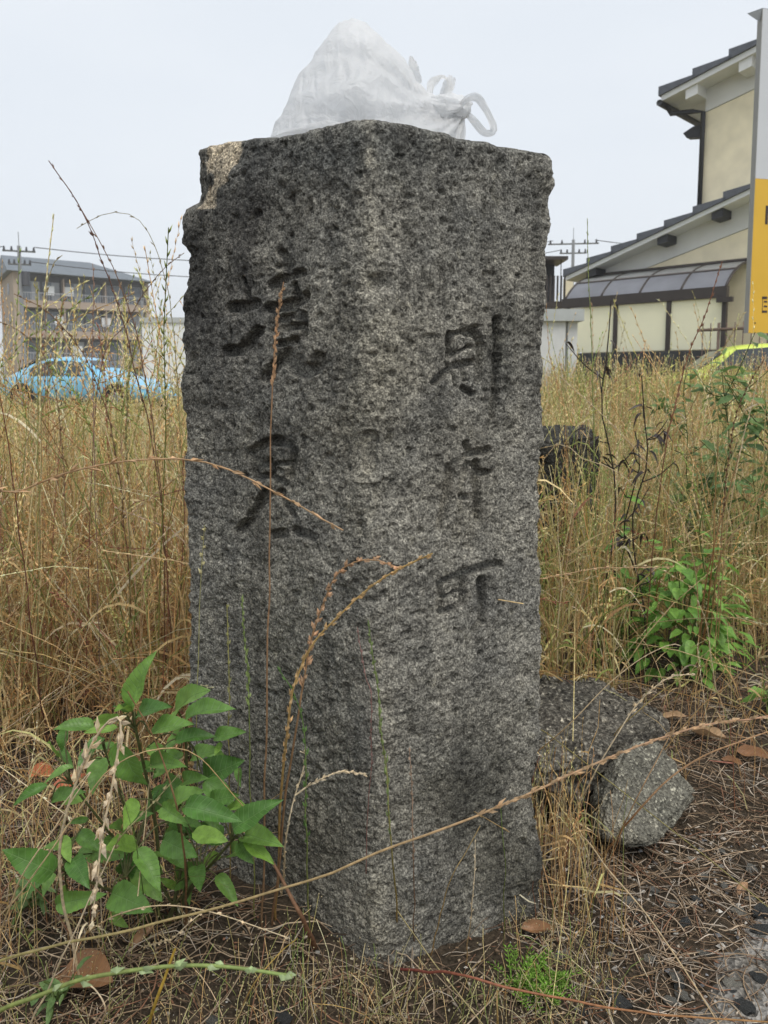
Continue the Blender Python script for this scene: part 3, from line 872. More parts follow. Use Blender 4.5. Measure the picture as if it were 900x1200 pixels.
# dark lattice balcony / shed behind it
sh = empty('lattice_balcony', at(640, 430, 24) * [1, 1, 0], 'dark brown lattice balcony with a small flat roof beside the pale gate wall', 'balcony')
def sb(name, x0, y0, x1, y1, Y, th, mat):
    p = at(x0, y1, Y); q = at(x1, y0, Y)
    box(name, ((p[0] + q[0]) / 2, Y + th / 2, (p[2] + q[2]) / 2), (q[0] - p[0], th, q[2] - p[2]), mat, sh)
sb('canopy', 600, 300, 666, 304, 24, 1.5, 'brown_metal')
sb('floor_beam', 600, 353, 661, 361, 24, 1.5, 'brown_metal')
sb('post', 655, 304, 658, 440, 24.02, .1, 'brown_metal')
sb('back_wall', 604, 305, 650, 440, 25.2, .1, 'dark_metal')
for x in np.arange(606, 661, 4.2):
    sb('slat', x, 323, x + 2.6, 353, 24.05, .06, 'brown_metal')
sb('side_wall', 659, 326, 672, 440, 25.4, .2, 'cream_wall')

# ------------------------------------------------------------------ sign board
sg = empty('sign_board', at(900, 391, 5.0) * [1, 1, 0], 'yellow sign board with white upper half and folded metal edge', 'sign')
ct = at(893.5, 10, 5.0); cbm = at(876.5, 390, 5.0)
W_ = 0.75
dx, dz = ct[0] - cbm[0], ct[2] - cbm[2]
def sgp(u, t): return np.array([cbm[0] + dx * t + u, 5.0 + u * 0.25, cbm[2] + dz * t])
def panel(name, u0, u1, t0, t1, mat, y0=0, y1=0.03, parent=sg):
    bm = bmesh.new(); vs = []
    for yy in (y0, y1):
        for u, t in ((u0, t0), (u1, t0), (u1, t1), (u0, t1)):
            p = sgp(u, t); vs.append(bm.verts.new((p[0], p[1] + yy, p[2])))
    for f in ((0, 1, 2, 3), (7, 6, 5, 4), (0, 4, 5, 1), (1, 5, 6, 2), (2, 6, 7, 3), (3, 7, 4, 0)): bm.faces.new([vs[i] for i in f])
    bmesh.ops.recalc_face_normals(bm, faces=bm.faces)
    return bm_obj(name, bm, mat, parent)
tsp = (390 - 205) / 380.0
panel('lower_panel', 0.004, W_, 0, tsp, 'sign_yellow')
panel('upper_panel', 0.004, W_, tsp + .0005, 1, 'sign_white')
panel('edge_strip', 0, 0.0035, 0, 1, 'sign_edge', 0.001, 0.06)
p = sgp(0, 1)
bm = bmesh.new()
v = [bm.verts.new(q) for q in ((p[0], p[1], p[2] + .004), (p[0] - .085, p[1] + .02, p[2] - .02), (p[0] - .002, p[1] + .03, p[2] - .065), (p[0] + W_, p[1] + .22, p[2] - .02), (p[0] + W_, p[1] + .2, p[2] + .004))]
bm.faces.new([v[0], v[1], v[2]]); bm.faces.new([v[0], v[2], v[3], v[4]])
bmesh.ops.solidify(bm, geom=bm.faces[:], thickness=0.004)
bm_obj('folded_flange', bm, 'sign_white', sg)
for (x0, y0, x1, y1) in ((895, 347, 902, 350), (895, 347, 896.5, 366), (895, 363.5, 902, 366), (897.5, 352, 902, 354), (897.5, 357.5, 902, 359.5), (898.5, 240, 903, 262)):
    def ut(px, py):
        d = ray(px, py); t_ = (5.0 - 0.25 * cbm[0]) / (d[1] - 0.25 * d[0]) if False else None
        P = at(px, py, 5.0); t = (P[2] - cbm[2]) / dz
        return P[0] - cbm[0] - dx * t, t
    ua, ta = ut(x0, y1); ub, tb = ut(x1, y0)
    panel('printed_mark', ua, ub, ta, tb, 'sign_mark', -0.0015, -0.0002)
panel('rivet', 0.045, 0.053, 0.03, 0.034, 'sign_mark', -0.003, -0.0002)
for u in (0.3, 0.6):
    p = sgp(u, 0)
    tube('post', [(p[0], p[1] + .06, gz(p[0], p[1]) - .05), (p[0] + dx * .9, p[1] + .06, p[2] + dz * .9)], .024, 'rail_metal', sg, 8)

# ================================================================== CARS
def car(label, mat, P, head, L_, Wd, Hh, name='parked_car', boxy=False):
    """body lofted over stations; local x forward, y left, z up"""
    root = empty(name, (P[0], P[1], 0), label, 'car')
    ch, sh_ = math.cos(head), math.sin(head)
    def tw(x, y, z): return (P[0] + x * ch - y * sh_, P[1] + x * sh_ + y * ch, z)
    hl = L_ / 2
    # stations: x, half width, sill z, belt z, roof z, roof half width
    st = [(-1.0, .55, .42, .62, .63, .40), (-.97, .72, .30, .74, .76, .50), (-.88, .82, .24, .86, .90, .60), (-.72, .87, .22, .90, 1.06, .62), (-.52, .88, .22, .90, 1.28, .60), (-.3, .89, .22, .89, 1.38, .58), (-.05, .89, .22, .88, 1.40, .57), (.14, .89, .22, .88, 1.33, .57), (.32, .88, .22, .88, 1.10, .60), (.44, .88, .22, .87, .92, .64), (.62, .87, .22, .83, .86, .62), (.8, .84, .24, .76, .79, .58), (.93, .74, .28, .66, .69, .50), (1.0, .55, .38, .55, .57, .4)]
    if boxy:
        st = [(-1.0, .70, .35, .80, .84, .5), (-.98, .80, .26, .92, 1.0, .58), (-.93, .86, .22, .93, 1.2, .64), (-.85, .88, .22, .93, 1.33, .66), (-.6, .89, .22, .92, 1.385, .66), (-.3, .89, .22, .92, 1.40, .66), (0, .89, .22, .91, 1.40, .66), (.22, .89, .22, .91, 1.375, .66), (.36, .88, .22, .9, 1.29, .66), (.52, .88, .22, .9, 1.06, .68), (.62, .88, .22, .9, .94, .68), (.8, .86, .24, .84, .88, .64), (.93, .78, .28, .72, .76, .58), (1.0, .62, .38, .6, .62, .45)]
    bm = bmesh.new(); rings = []
    for x, w, s_, b_, r_, rw in st:
        k = Hh / 1.40; w *= Wd / 1.78; rw *= Wd / 1.78; s_ *= k; b_ *= k; r_ *= k
        half = [(w * .75, s_), (w * .97, s_ + (b_ - s_) * .25), (w, s_ + (b_ - s_) * .6), (w * .965, b_ - .02), (w * .93, b_), (rw + (w * .93 - rw) * .45, b_ + (r_ - b_) * .55), (rw, b_ + (r_ - b_) * .9), (rw * .8, r_ * .997), (rw * .4, r_ * 1.006)]
        pts = half + [(-y, z) for y, z in reversed(half)]
        rings.append([bm.verts.new(tw(x * hl, y, z)) for y, z in pts])
    n = len(rings[0])
    for a, b in zip(rings[:-1], rings[1:]):
        for i in range(n): bm.faces.new([a[i], a[(i + 1) % n], b[(i + 1) % n], b[i]])
    bm.faces.new(rings[0]); bm.faces.new(list(reversed(rings[-1])))
    bmesh.ops.recalc_face_normals(bm, faces=bm.faces)
    body = bm_obj('body', bm, mat, root, True)
    sub = body.modifiers.new('s', 'SUBSURF'); sub.levels = 1; sub.render_levels = 2
    k = Hh / 1.40; kw = Wd / 1.78
    def quad(name, pts, m, th=.02, parent=root):
        bm = bmesh.new(); bm.faces.new([bm.verts.new(tw(*p)) for p in pts])
        bmesh.ops.subdivide_edges(bm, edges=bm.edges[:], cuts=1, use_grid_fill=True)
        bmesh.ops.solidify(bm, geom=bm.faces[:], thickness=th)
        return bm_obj(name, bm, m, parent)
    for sd_ in (-1, 1):
        def s3(x, z):       # point on the side glass
            f = (z / k - .89) / (1.36 - .89)
            return (x * hl, sd_ * kw * (.845 + (.585 - .845) * f + .012), z)
        if boxy:
            def s3(x, z):
                f = (z / k - .91) / (1.36 - .91)
                return (x * hl, sd_ * kw * (.845 + (.665 - .845) * f + .014), z)
            quad('side_window', [s3(-.02, .94 * k), s3(.5, .94 * k), s3(.28, 1.28 * k), s3(-.02, 1.32 * k)], 'car_glass')
            quad('side_window', [s3(-.05, .94 * k), s3(-.05, 1.32 * k), s3(-.5, 1.32 * k), s3(-.5, .94 * k)], 'car_glass')
            quad('side_window', [s3(-.53, .94 * k), s3(-.53, 1.32 * k), s3(-.82, 1.25 * k), s3(-.86, .94 * k)], 'car_glass')
        else: quad('side_window', [s3(-.02, .92 * k), s3(.26, .92 * k), s3(.13, 1.24 * k), s3(-.02, 1.29 * k)], 'car_glass')
        if not boxy: quad('side_window', [s3(-.05, .92 * k), s3(-.05, 1.29 * k), s3(-.3, 1.28 * k), s3(-.52, 1.1 * k), s3(-.5, .92 * k)], 'car_glass')
        d = box('door_mirror', tw(.27 * hl, sd_ * kw * .95, .95 * k), (.16, .2, .12), mat, root, head, .03)
        hlm = box('headlight', tw(.9 * hl, sd_ * kw * .6, .62 * k), (.16, .26, .13), 'headlamp', root, head + sd_ * -.5, .04)
        box('tail_lamp', tw(-.95 * hl, sd_ * kw * .62, .7 * k), (.1, .2, .14), 'red_lamp', root, head + sd_ * .4, .03)
        box('sill', tw(0, sd_ * kw * .84, .24 * k), (hl * 1.1, .08, .1), 'car_black', root, head, .02)
        for wx in (-.6, .63):
            c = Vector(tw(wx * hl, sd_ * kw * .80, .31)); ax = Vector((-sh_, ch, 0)) * sd_
            for nm, r0, wd, m in (('wheel', .31, .2, 'rubber'),):
                bm = bmesh.new(); bmesh.ops.create_cone(bm, cap_ends=True, segments=28, radius1=r0, radius2=r0, depth=wd)
                bmesh.ops.bevel(bm, geom=[e for e in bm.edges if len(e.link_faces) == 2 and e.calc_face_angle(0) > 1], offset=.03, segments=2, affect='EDGES')
                q = Vector((0, 0, 1)).rotation_difference(ax).to_matrix().to_4x4()
                bmesh.ops.transform(bm, matrix=Matrix.Translation(c) @ q, verts=bm.verts)
                wh = bm_obj(nm, bm, m, root)
                bm = bmesh.new(); bmesh.ops.create_cone(bm, cap_ends=True, segments=20, radius1=r0 * .64, radius2=r0 * .5, depth=.03)
                bmesh.ops.transform(bm, matrix=Matrix.Translation(c + ax * (wd / 2 + .01)) @ q, verts=bm.verts)
                bm_obj('rim', bm, 'alloy', wh)
            bm = bmesh.new(); bmesh.ops.create_cone(bm, cap_ends=True, segments=28, radius1=.37, radius2=.37, depth=.2)
            bmesh.ops.transform(bm, matrix=Matrix.Translation(c - ax * .0 + Vector((0, 0, .03))) @ Vector((0, 0, 1)).rotation_difference(ax).to_matrix().to_4x4(), verts=bm.verts)
            bm_obj('wheel_arch', bm, 'car_black', root)
    if boxy: quad('windscreen', [(.62 * hl, -.66 * kw, .965 * k), (.62 * hl, .66 * kw, .965 * k), (.38 * hl, .60 * kw, 1.29 * k), (.38 * hl, -.60 * kw, 1.29 * k)], 'car_glass', .03)
    else: quad('windscreen', [(.40 * hl, -.60 * kw, .965 * k), (.40 * hl, .60 * kw, .965 * k), (.20 * hl, .50 * kw, 1.295 * k), (.20 * hl, -.50 * kw, 1.295 * k)], 'car_glass', .03)
    quad('rear_window', [(-.76 * hl, -.55 * kw, 1.05 * k), (-.76 * hl, .55 * kw, 1.05 * k), (-.55 * hl, .5 * kw, 1.28 * k), (-.55 * hl, -.5 * kw, 1.28 * k)], 'car_glass', .03)
    quad('number_plate', [(1.005 * hl, -.17, .42), (1.005 * hl, .17, .42), (1.0 * hl, .17, .53), (1.0 * hl, -.17, .53)], 'white_trim', .015)
    box('bumper', tw(.965 * hl, 0, .4 * k), (.14, 1.25 * kw, .1), mat, root, head, .04)
    return root
pc = at(104, 441, 19.3)
car('light blue rounded car parked behind the tall dry grass', 'car_blue', (pc[0], 19.3), R(-16), 4.3, 1.74, 1.36)
pc = at(884, 441, 13.6)
car('bright lime small car parked below the railing with little but its roof showing', 'car_lime', (pc[0], 13.6), R(180 - 10), 3.5, 1.6, 1.43, boxy=True)


# ================================================================== APARTMENT BLOCK
AC = np.array([at(24, 441, 75)[0], 75.0]); AE = np.array([math.sin(R(58)), math.cos(R(58))]); AN = np.array([AE[1], -AE[0]])
def AW(off):
    def f(s, z):
        p = AC + AE * s + AN * off
        return (p[0], p[1], z)
    return f
ap = empty('apartment_block', AW(0)(0, 0), 'four storey beige apartment block with dark roof and balcony rows', 'building')
def aprism(name, pts, o0, o1, mat, parent=ap): return prism(name, pts, AW(o0), AW(o1), mat, parent)
def rect(s0, s1, z0, z1): return [(s0, z0), (s1, z0), (s1, z1), (s0, z1)]
LEN = 12.4; EZ = 10.9; FH = 2.9
aprism('core_wall', rect(0, LEN, 0, EZ), -1.3, -11, 'apartment_dark')
aprism('end_wall', rect(-.25, 0.35, 0, EZ), 0.02, -11.05, 'apartment_beige')
aprism('end_wall', rect(LEN - .1, LEN + .2, 0, EZ - .4), 0.02, -11.05, 'apartment_beige')
for f in range(4):
    z0 = EZ - FH * (f + 1) - .1
    aprism('balcony_floor', rect(.36, LEN - .11, z0 - .32, z0 + .38), 0.0, -1.29, 'apartment_band')
    rl = aprism('balcony_rail', rect(.36, LEN - .11, z0 + 1.05, z0 + 1.12), 0.0, -.06, 'rail_metal')
    for s in np.arange(.5, LEN - .2, .24):
        aprism('rail_bar', rect(s, s + .045, z0 + .38, z0 + 1.05), -.01, -.05, 'rail_metal', rl)
    for i in range(3):
        s0 = .36 + i * (LEN - .5) / 3
        if i: aprism('partition', rect(s0 - .06, s0 + .06, z0 + .38, z0 + FH - .33), -.08, -1.28, 'apartment_band')
        for j in range(2):
            w0 = s0 + .35 + j * 1.85
            w = aprism('window', rect(w0, w0 + 1.55, z0 + .45, z0 + 2.3), -1.2, -1.28, 'rail_metal')
            aprism('pane', rect(w0 + .05, w0 + .75, z0 + .5, z0 + 2.25), -1.17, -1.195, 'window_glass', w)
            aprism('pane', rect(w0 + .8, w0 + 1.5, z0 + .5, z0 + 2.25), -1.17, -1.195, random.choice(['window_glass', 'window_pale']), w)
for f, s in ((0, 2.6), (0, 4.4), (1, 7.9), (1, 3.4), (2, 5)):
    z0 = EZ - FH * (f + 1) - .1
    aprism('hanging_laundry', rect(s, s + .9, z0 + .95, z0 + 1.85), -.5, -.53, 'far_white')
# end wall windows
for f in range(4):
    z0 = EZ - FH * (f + 1)
    for o in (-3.2, -6.8):
        p = AC + AE * (-.27) + AN * o
        bm = bmesh.new()
        q = [AC + AE * (-.27) + AN * oo for oo in (o, o - 1.3)]
        vs = [bm.verts.new((q[0][0], q[0][1], z0 + 1)), bm.verts.new((q[1][0], q[1][1], z0 + 1)), bm.verts.new((q[1][0], q[1][1], z0 + 2.1)), bm.verts.new((q[0][0], q[0][1], z0 + 2.1))]
        bm.faces.new(vs); bmesh.ops.solidify(bm, geom=bm.faces[:], thickness=.05)
        bm_obj('window', bm, 'window_glass', ap)
# hipped roof
bm = bmesh.new()
def av(s, o, z): return bm.verts.new(AW(o)(s, z))
e = [av(-.8, .7, EZ), av(LEN + .6, .7, EZ - .25), av(LEN + .6, -11.7, EZ - .25), av(-.8, -11.7, EZ)]
r0, r1 = av(-.6, -5.5, EZ + 2.2), av(LEN - 4.5, -5.5, EZ + 2.1)
bm.faces.new([e[0], e[1], r1, r0]); bm.faces.new([e[1], e[2], r1]); bm.faces.new([e[2], e[3], r0, r1]); bm.faces.new([e[3], e[0], r0]); bm.faces.new(e[::-1])
bmesh.ops.recalc_face_normals(bm, faces=bm.faces)
bm_obj('roof', bm, 'apartment_roof', ap)
# white building beyond
wb = empty('white_building', at(190, 441, 58) * [1, 1, 0], 'plain white low building beyond the beige apartment block', 'building')
p = at(166, 372, 58); q = at(290, 372, 58)
box('wall', ((p[0] + q[0]) / 2, 61, (p[2] - .4) / 2 + .0), (q[0] - p[0], 6, p[2] - .4), 'far_white', wb)
box('parapet', ((p[0] + q[0]) / 2, 61, p[2] - .2), (q[0] - p[0] + .3, 6.3, .39), 'grey_cap', wb)
for xx in (240,):
    p = at(xx, 412, 57.9)
    box('window', (p[0], 57.97, 2.2), (.9, .05, 1.2), 'window_glass', wb)

# ================================================================== POLES AND WIRES
def pole(px, Y, top, label, arms, name='utility_pole'):
    p = at(px, top, Y)
    r = empty(name, (p[0], Y, 0), label, 'utility pole', 'utility poles')
    tube('mast', [(p[0], Y, -.3), (p[0], Y, p[2])], [.17, .11], 'concrete_pole', r, 10)
    for dz, w, ang in arms:
        c, s = math.cos(ang), math.sin(ang)
        a = tube('crossarm', [(p[0] - w * c, Y - w * s, p[2] - dz), (p[0] + w * c, Y + w * s, p[2] - dz)], .06, 'concrete_pole', r, 6)
        for f in (-.9, -.45, .45, .9):
            tube('insulator', [(p[0] + f * w * c, Y + f * w * s, p[2] - dz + .03), (p[0] + f * w * c, Y + f * w * s, p[2] - dz + .3)], [.09, .05], 'dark_metal', a, 6)
    tube('lightning_rod', [(p[0], Y, p[2] - .2), (p[0], Y, p[2] + .9)], .025, 'concrete_pole', r, 5)
    return np.array([p[0], Y, p[2]])
pA = pole(22, 52, 288, 'grey concrete utility pole in front of the beige apartment block', [(.35, 1.0, R(20)), (1.2, .7, R(20))])
p = pA
tr_ = bpy.data.objects['utility_pole']
tube('transformer', [(p[0] + .35, 52, p[2] - 2.6), (p[0] + .35, 52, p[2] - 1.7)], .26, 'dark_metal', tr_, 10)
pB = pole(672, 60, 281, 'grey concrete utility pole rising behind the tiled house roof', [(.3, 1.9, R(-8)), (1.0, 1.0, R(-8))])
pC = pole(166, 66, 352, 'thin grey utility pole before the plain white building', [(.3, .7, R(30))])
def wire(a, b, sag, label):
    pts = [a * (1 - t) + b * t - np.array([0, 0, sag * 4 * t * (1 - t)]) for t in np.linspace(0, 1, 16)]
    w = tube('power_line', pts, .03, 'wire', None, 5)
    tag(w, label, 'power line', 'power lines')
wire(pA + [0.9, 0.3, -.05], pB + [-1.5, .2, -.05], 1.3, 'black power line strung across from the left pole to the right pole, upper')
wire(pA + [0.6, 0.2, -1.0], pB + [-.9, .1, -.75], 1.6, 'black power line strung across between the poles, slung lower')
wire(pA + [-.9, -.3, -.1], pA + [-22, -6, -1.0], .7, 'black power line running from the apartment pole past its end wall')
wire(pB + [1.6, -.2, -.05], pB + [14, -2, -.6], .4, 'black power line running from the pole behind the house roof')
# ================================================================== BLOCKS AND ROCKS
def concrete_mat(name, c0, c1, c2, sc=150, lich=0.0):
    m, nt, b = new_mat(name)
    t = nt.nodes.new('ShaderNodeTexCoord')
    n1 = N(nt, 'ShaderNodeTexNoise', Scale=sc, Detail=5.0, Roughness=0.75)
    v = N(nt, 'ShaderNodeTexVoronoi', Scale=sc * 1.1)
    n2 = N(nt, 'ShaderNodeTexNoise', Scale=8.0, Detail=6.0)
    for x in (n1, v, n2): nt.links.new(t.outputs['Object'], x.inputs['Vector'])
    r = nt.nodes.new('ShaderNodeValToRGB')
    r.color_ramp.elements.new(0.55)
    for e, (p, c) in zip(r.color_ramp.elements, ((0.33, c0), (0.52, c1), (0.74, c2))): e.position = p; e.color = (*c, 1)
    nt.links.new(n1.outputs['Fac'], r.inputs[0])
    sp = nt.nodes.new('ShaderNodeSeparateColor'); nt.links.new(v.outputs['Color'], sp.inputs[0])
    r2 = nt.nodes.new('ShaderNodeValToRGB')
    for e, (p, c) in zip(r2.color_ramp.elements, ((0.0, (.5, .5, .5)), (.9, (1.15, 1.15, 1.12)))): e.position = p; e.color = (*c, 1)
    r2.color_ramp.elements.new(0.97).color = (2.2, 2.2, 2.1, 1)
    nt.links.new(sp.outputs[0], r2.inputs[0])
    r3 = nt.nodes.new('ShaderNodeValToRGB')
    for e, (p, c) in zip(r3.color_ramp.elements, ((0.3, (.62, .63, .6)), (.7, (1.2, 1.18, 1.1)))): e.position = p; e.color = (*c, 1)
    nt.links.new(n2.outputs['Fac'], r3.inputs[0])
    cur = r.outputs[0]
    for x in (r2, r3):
        mu = nt.nodes.new('ShaderNodeMixRGB'); mu.blend_type = 'MULTIPLY'; mu.inputs[0].default_value = 1
        nt.links.new(cur, mu.inputs[1]); nt.links.new(x.outputs[0], mu.inputs[2]); cur = mu.outputs[0]
    nt.links.new(cur, b.inputs['Base Color'])
    b.inputs['Roughness'].default_value = 0.92; b.inputs['Specular IOR Level'].default_value = 0.2
    ad = nt.nodes.new('ShaderNodeMath'); ad.operation = 'ADD'
    nt.links.new(n1.outputs['Fac'], ad.inputs[0]); nt.links.new(v.outputs['Distance'], ad.inputs[1])
    bp = N(nt, 'ShaderNodeBump', Strength=1.0, Distance=0.005)
    nt.links.new(ad.outputs[0], bp.inputs['Height']); nt.links.new(bp.outputs[0], b.inputs['Normal'])
concrete_mat('old_concrete', (0.022, 0.02, 0.018), (0.12, 0.11, 0.098), (0.5, 0.47, 0.42), 110)
concrete_mat('pale_rock', (0.11, 0.105, 0.09), (0.29, 0.275, 0.24), (0.55, 0.53, 0.47), 200)
concrete_mat('dark_rock', (0.02, 0.02, 0.02), (0.06, 0.058, 0.055), (0.16, 0.155, 0.15), 120)
concrete_mat('pebble_grey', (0.2, 0.195, 0.19), (0.36, 0.35, 0.335), (0.52, 0.51, 0.48), 260)
concrete_mat('pebble_dark', (0.05, 0.053, 0.058), (0.13, 0.135, 0.145), (0.26, 0.265, 0.27), 260)
concrete_mat('pebble_pale', (0.36, 0.34, 0.31), (0.56, 0.53, 0.49), (0.74, 0.71, 0.67), 260)

def rock(name, pts, label, mat, cuts=5, amp=0.008, seed=1, cat='rock', bevel=0.012):
    bm = bmesh.new()
    for p in pts: bm.verts.new(tuple(float(x) for x in p))
    r = bmesh.ops.convex_hull(bm, input=bm.verts)
    for v in [v for v in bm.verts if not v.link_faces]: bm.verts.remove(v)
    bmesh.ops.dissolve_limit(bm, angle_limit=R(8), verts=bm.verts, edges=bm.edges)
    if bevel:
        try: bmesh.ops.bevel(bm, geom=bm.edges[:], offset=bevel, segments=2, affect='EDGES', clamp_overlap=True)
        except Exception: pass
    bmesh.ops.triangulate(bm, faces=bm.faces)
    for k in range(cuts):
        big = [e for e in bm.edges if e.calc_length() > 0.011]
        if not big or len(bm.verts) > 30000: break
        bmesh.ops.subdivide_edges(bm, edges=big, cuts=1)
        bmesh.ops.triangulate(bm, faces=bm.faces)
    bm.normal_update()
    co = np.array([v.co for v in bm.verts]); no = np.array([v.normal for v in bm.verts])
    d = amp * fbm(co, 16, 3, seed) + amp * .45 * fbm(co, 70, 2, seed + 3) - amp * .5 * sstep(.4, .8, vnoise(co, 60, seed + 5))
    co += no * d[:, None]
    for v, c in zip(bm.verts, co): v.co = c
    o = bm_obj(name, bm, mat, None, True)
    tag(o, label, cat)
    return o
def G(x, y, dz=0.0): return np.array([x, y, gz(x, y) + dz])
# big broken concrete slab right of the marker
rock('concrete_slab', [at(628, 786, 1.98), at(700, 800, 2.02), at(768, 822, 1.92), at(778, 842, 1.80), at(742, 866, 1.62), at(690, 893, 1.50), at(634, 912, 1.46), at(600, 850, 1.7),
     at(640, 975, 1.52) , at(700, 962, 1.62), at(772, 905, 1.84), G(0.36, 1.95, -.03), G(0.75, 1.98, -.03), G(.70, 1.8, -.03), G(.4, 1.52, -.03)],
     'dark speckled broken concrete slab lying beside the stone marker', 'old_concrete', 7, 0.014, 101, 'concrete slab', 0.012)
rock('concrete_chunk', [at(768, 862, 1.56), at(735, 872, 1.53), at(688, 968, 1.5), at(700, 905, 1.56), at(706, 935, 1.42), at(702, 985, 1.40), at(752, 992, 1.37), at(772, 985, 1.39), at(818, 930, 1.50), at(796, 902, 1.54), at(800, 945, 1.62), at(760, 880, 1.66), at(716, 975, 1.6), G(.5, 1.6, -.03), G(.62, 1.58, -.03)],
     'pale grey pointed concrete chunk leaning against the dark slab', 'pale_rock', 7, 0.009, 111, 'rock', 0.008)
rock('field_stone', [at(850, 792, 2.25), at(880, 772, 2.35), at(930, 765, 2.4), at(960, 800, 2.2), at(945, 840, 2.05), at(868, 838, 2.05), at(850, 820, 2.15), G(1.0, 2.3, -.05), G(1.25, 2.3, -.05)],
     'rough brown grey field stone at the foot of the leafy bush', 'dark_rock', 6, .012, 121, 'rock')
rock('standing_block', [at(628, 500, 3.3), at(690, 496, 3.35), at(702, 512, 3.1), at(632, 520, 3.05), at(628, 660, 3.1), at(700, 655, 3.15), at(700, 640, 3.5), at(630, 640, 3.5), G(.62, 3.1, -.03), G(.87, 3.1, -.03)],
     'upright dark stone block half hidden in grass behind the marker', 'dark_rock', 6, .01, 131, 'stone block')
rock('dark_boulder', [at(-60, 960, 1.5), at(-10, 946, 1.45), at(14, 965, 1.4), at(16, 1010, 1.33), at(6, 1040, 1.28), at(-60, 1040, 1.25), at(-80, 1000, 1.45)],
     'dark boulder beside the green leafy weed', 'dark_rock', 6, .01, 141, 'rock')
rock('flat_stone', [at(186, 750, 2.45), at(222, 742, 2.5), at(236, 752, 2.4), at(205, 764, 2.3), at(190, 772, 2.3), at(240, 770, 2.3), at(186, 775, 2.45)],
     'flat pale grey stone lying in the straw left of the marker', 'pebble_grey', 5, .005, 151, 'rock', .005)

# pebbles
peb_meshes = []
for i in range(6):
    bm = bmesh.new(); bmesh.ops.create_icosphere(bm, subdivisions=2, radius=1)
    co = np.array([v.co for v in bm.verts])
    co *= (1 + .42 * fbm(co + i * 7, 1.5, 2, 200 + i))[:, None]
    co *= np.array([1, .74, .42])
    for v, c in zip(bm.verts, co): v.co = c
    me = bpy.data.meshes.new('pebble'); bm.to_mesh(me); bm.free()
    for p in me.polygons: p.use_smooth = False
    peb_meshes.append(me)
peb_by = {}
for m in ('pebble_grey', 'pebble_dark', 'pebble_pale'):
    for i, me in enumerate(peb_meshes):
        c = me.copy(); c.materials.append(MATS[m]); peb_by[m, i] = c
def gpt(px, py):
    d = ray(px, py); Y = 1.0
    for _ in range(12):
        p = at(px, py, Y); z = gz(p[0], Y)
        t = (z - H) / d[2]; Y = t * d[1]
    return np.array([d[0] * t, Y, gz(d[0] * t, Y)])
pk = {'pebble_grey': 'small grey pebble on the bare litter near the road', 'pebble_dark': 'small blue black pebble on the bare litter near the road', 'pebble_pale': 'small whitish pebble or shell piece on the bare litter near the road'}
plist = [(738, 1058, 12, 'pebble_grey'), (786, 1062, 12, 'pebble_pale'), (766, 1046, 11, 'pebble_grey'), (864, 1070, 14, 'pebble_pale'), (872, 1076, 12, 'pebble_pale'), (893, 1072, 20, 'pebble_dark'), (895, 1094, 18, 'pebble_dark'), (893, 1104, 13, 'pebble_grey'),
         (803, 1085, 14, 'pebble_dark'), (824, 1120, 15, 'pebble_grey'), (792, 1147, 14, 'pebble_grey'), (796, 1158, 13, 'pebble_dark'), (725, 1178, 20, 'pebble_dark'), (785, 1177, 14, 'pebble_grey'), (800, 1170, 13, 'pebble_grey'), (652, 1124, 11, 'pebble_grey'), (664, 1120, 10, 'pebble_pale'),
         (850, 1042, 12, 'pebble_grey'), (824, 1030, 12, 'pebble_grey'), (880, 1056, 10, 'pebble_pale'), (880, 1022, 13, 'pebble_grey'), (874, 1185, 22, 'pebble_dark'), (860, 1168, 12, 'pebble_dark'), (890, 1150, 16, 'pebble_dark'), (858, 1155, 15, 'pebble_pale'), (812, 1010, 11, 'pebble_pale'), (745, 1082, 9, 'pebble_dark'), (846, 1000, 10, 'pebble_grey'), (760, 1125, 10, 'pebble_pale'), (700, 1150, 10, 'pebble_grey'), (838, 1188, 12, 'pebble_grey'), (770, 1190, 11, 'pebble_pale'), (685, 1190, 10, 'pebble_dark'), (897, 1128, 12, 'pebble_grey'), (716, 1120, 8, 'pebble_pale'), (737, 1104, 8, 'pebble_grey'), (815, 1055, 9, 'pebble_dark'), (868, 1120, 9, 'pebble_grey'), (888, 1170, 10, 'pebble_pale'), (330, 1195, 24, 'pebble_dark'), (250, 1198, 13, 'pebble_grey')]
for i, (x, y, s, m) in enumerate(plist):
    p = gpt(x, y); r = s * np.linalg.norm(p - CAM) / F / 2
    o = bpy.data.objects.new('pebble', peb_by[m, i % 6])
    o.location = (p[0], p[1], p[2] + r * .35); o.scale = (r * 1.15, r * 1.15, r * 1.1)
    o.rotation_euler = (random.uniform(-.3, .3), random.uniform(-.3, .3), random.uniform(0, 6.3))
    COL.objects.link(o); tag(o, pk[m], 'pebble', {'pebble_grey': 'grey pebbles', 'pebble_dark': 'dark pebbles', 'pebble_pale': 'pale pebbles'}[m])
    if m == 'pebble_dark' and x < 400:
        tag(o, 'dark lump of stone in the straw below the marker', 'pebble'); del o['group']
    if m == 'pebble_grey' and x < 400:
        tag(o, 'lone grey pebble in the straw below the marker', 'pebble'); del o['group']

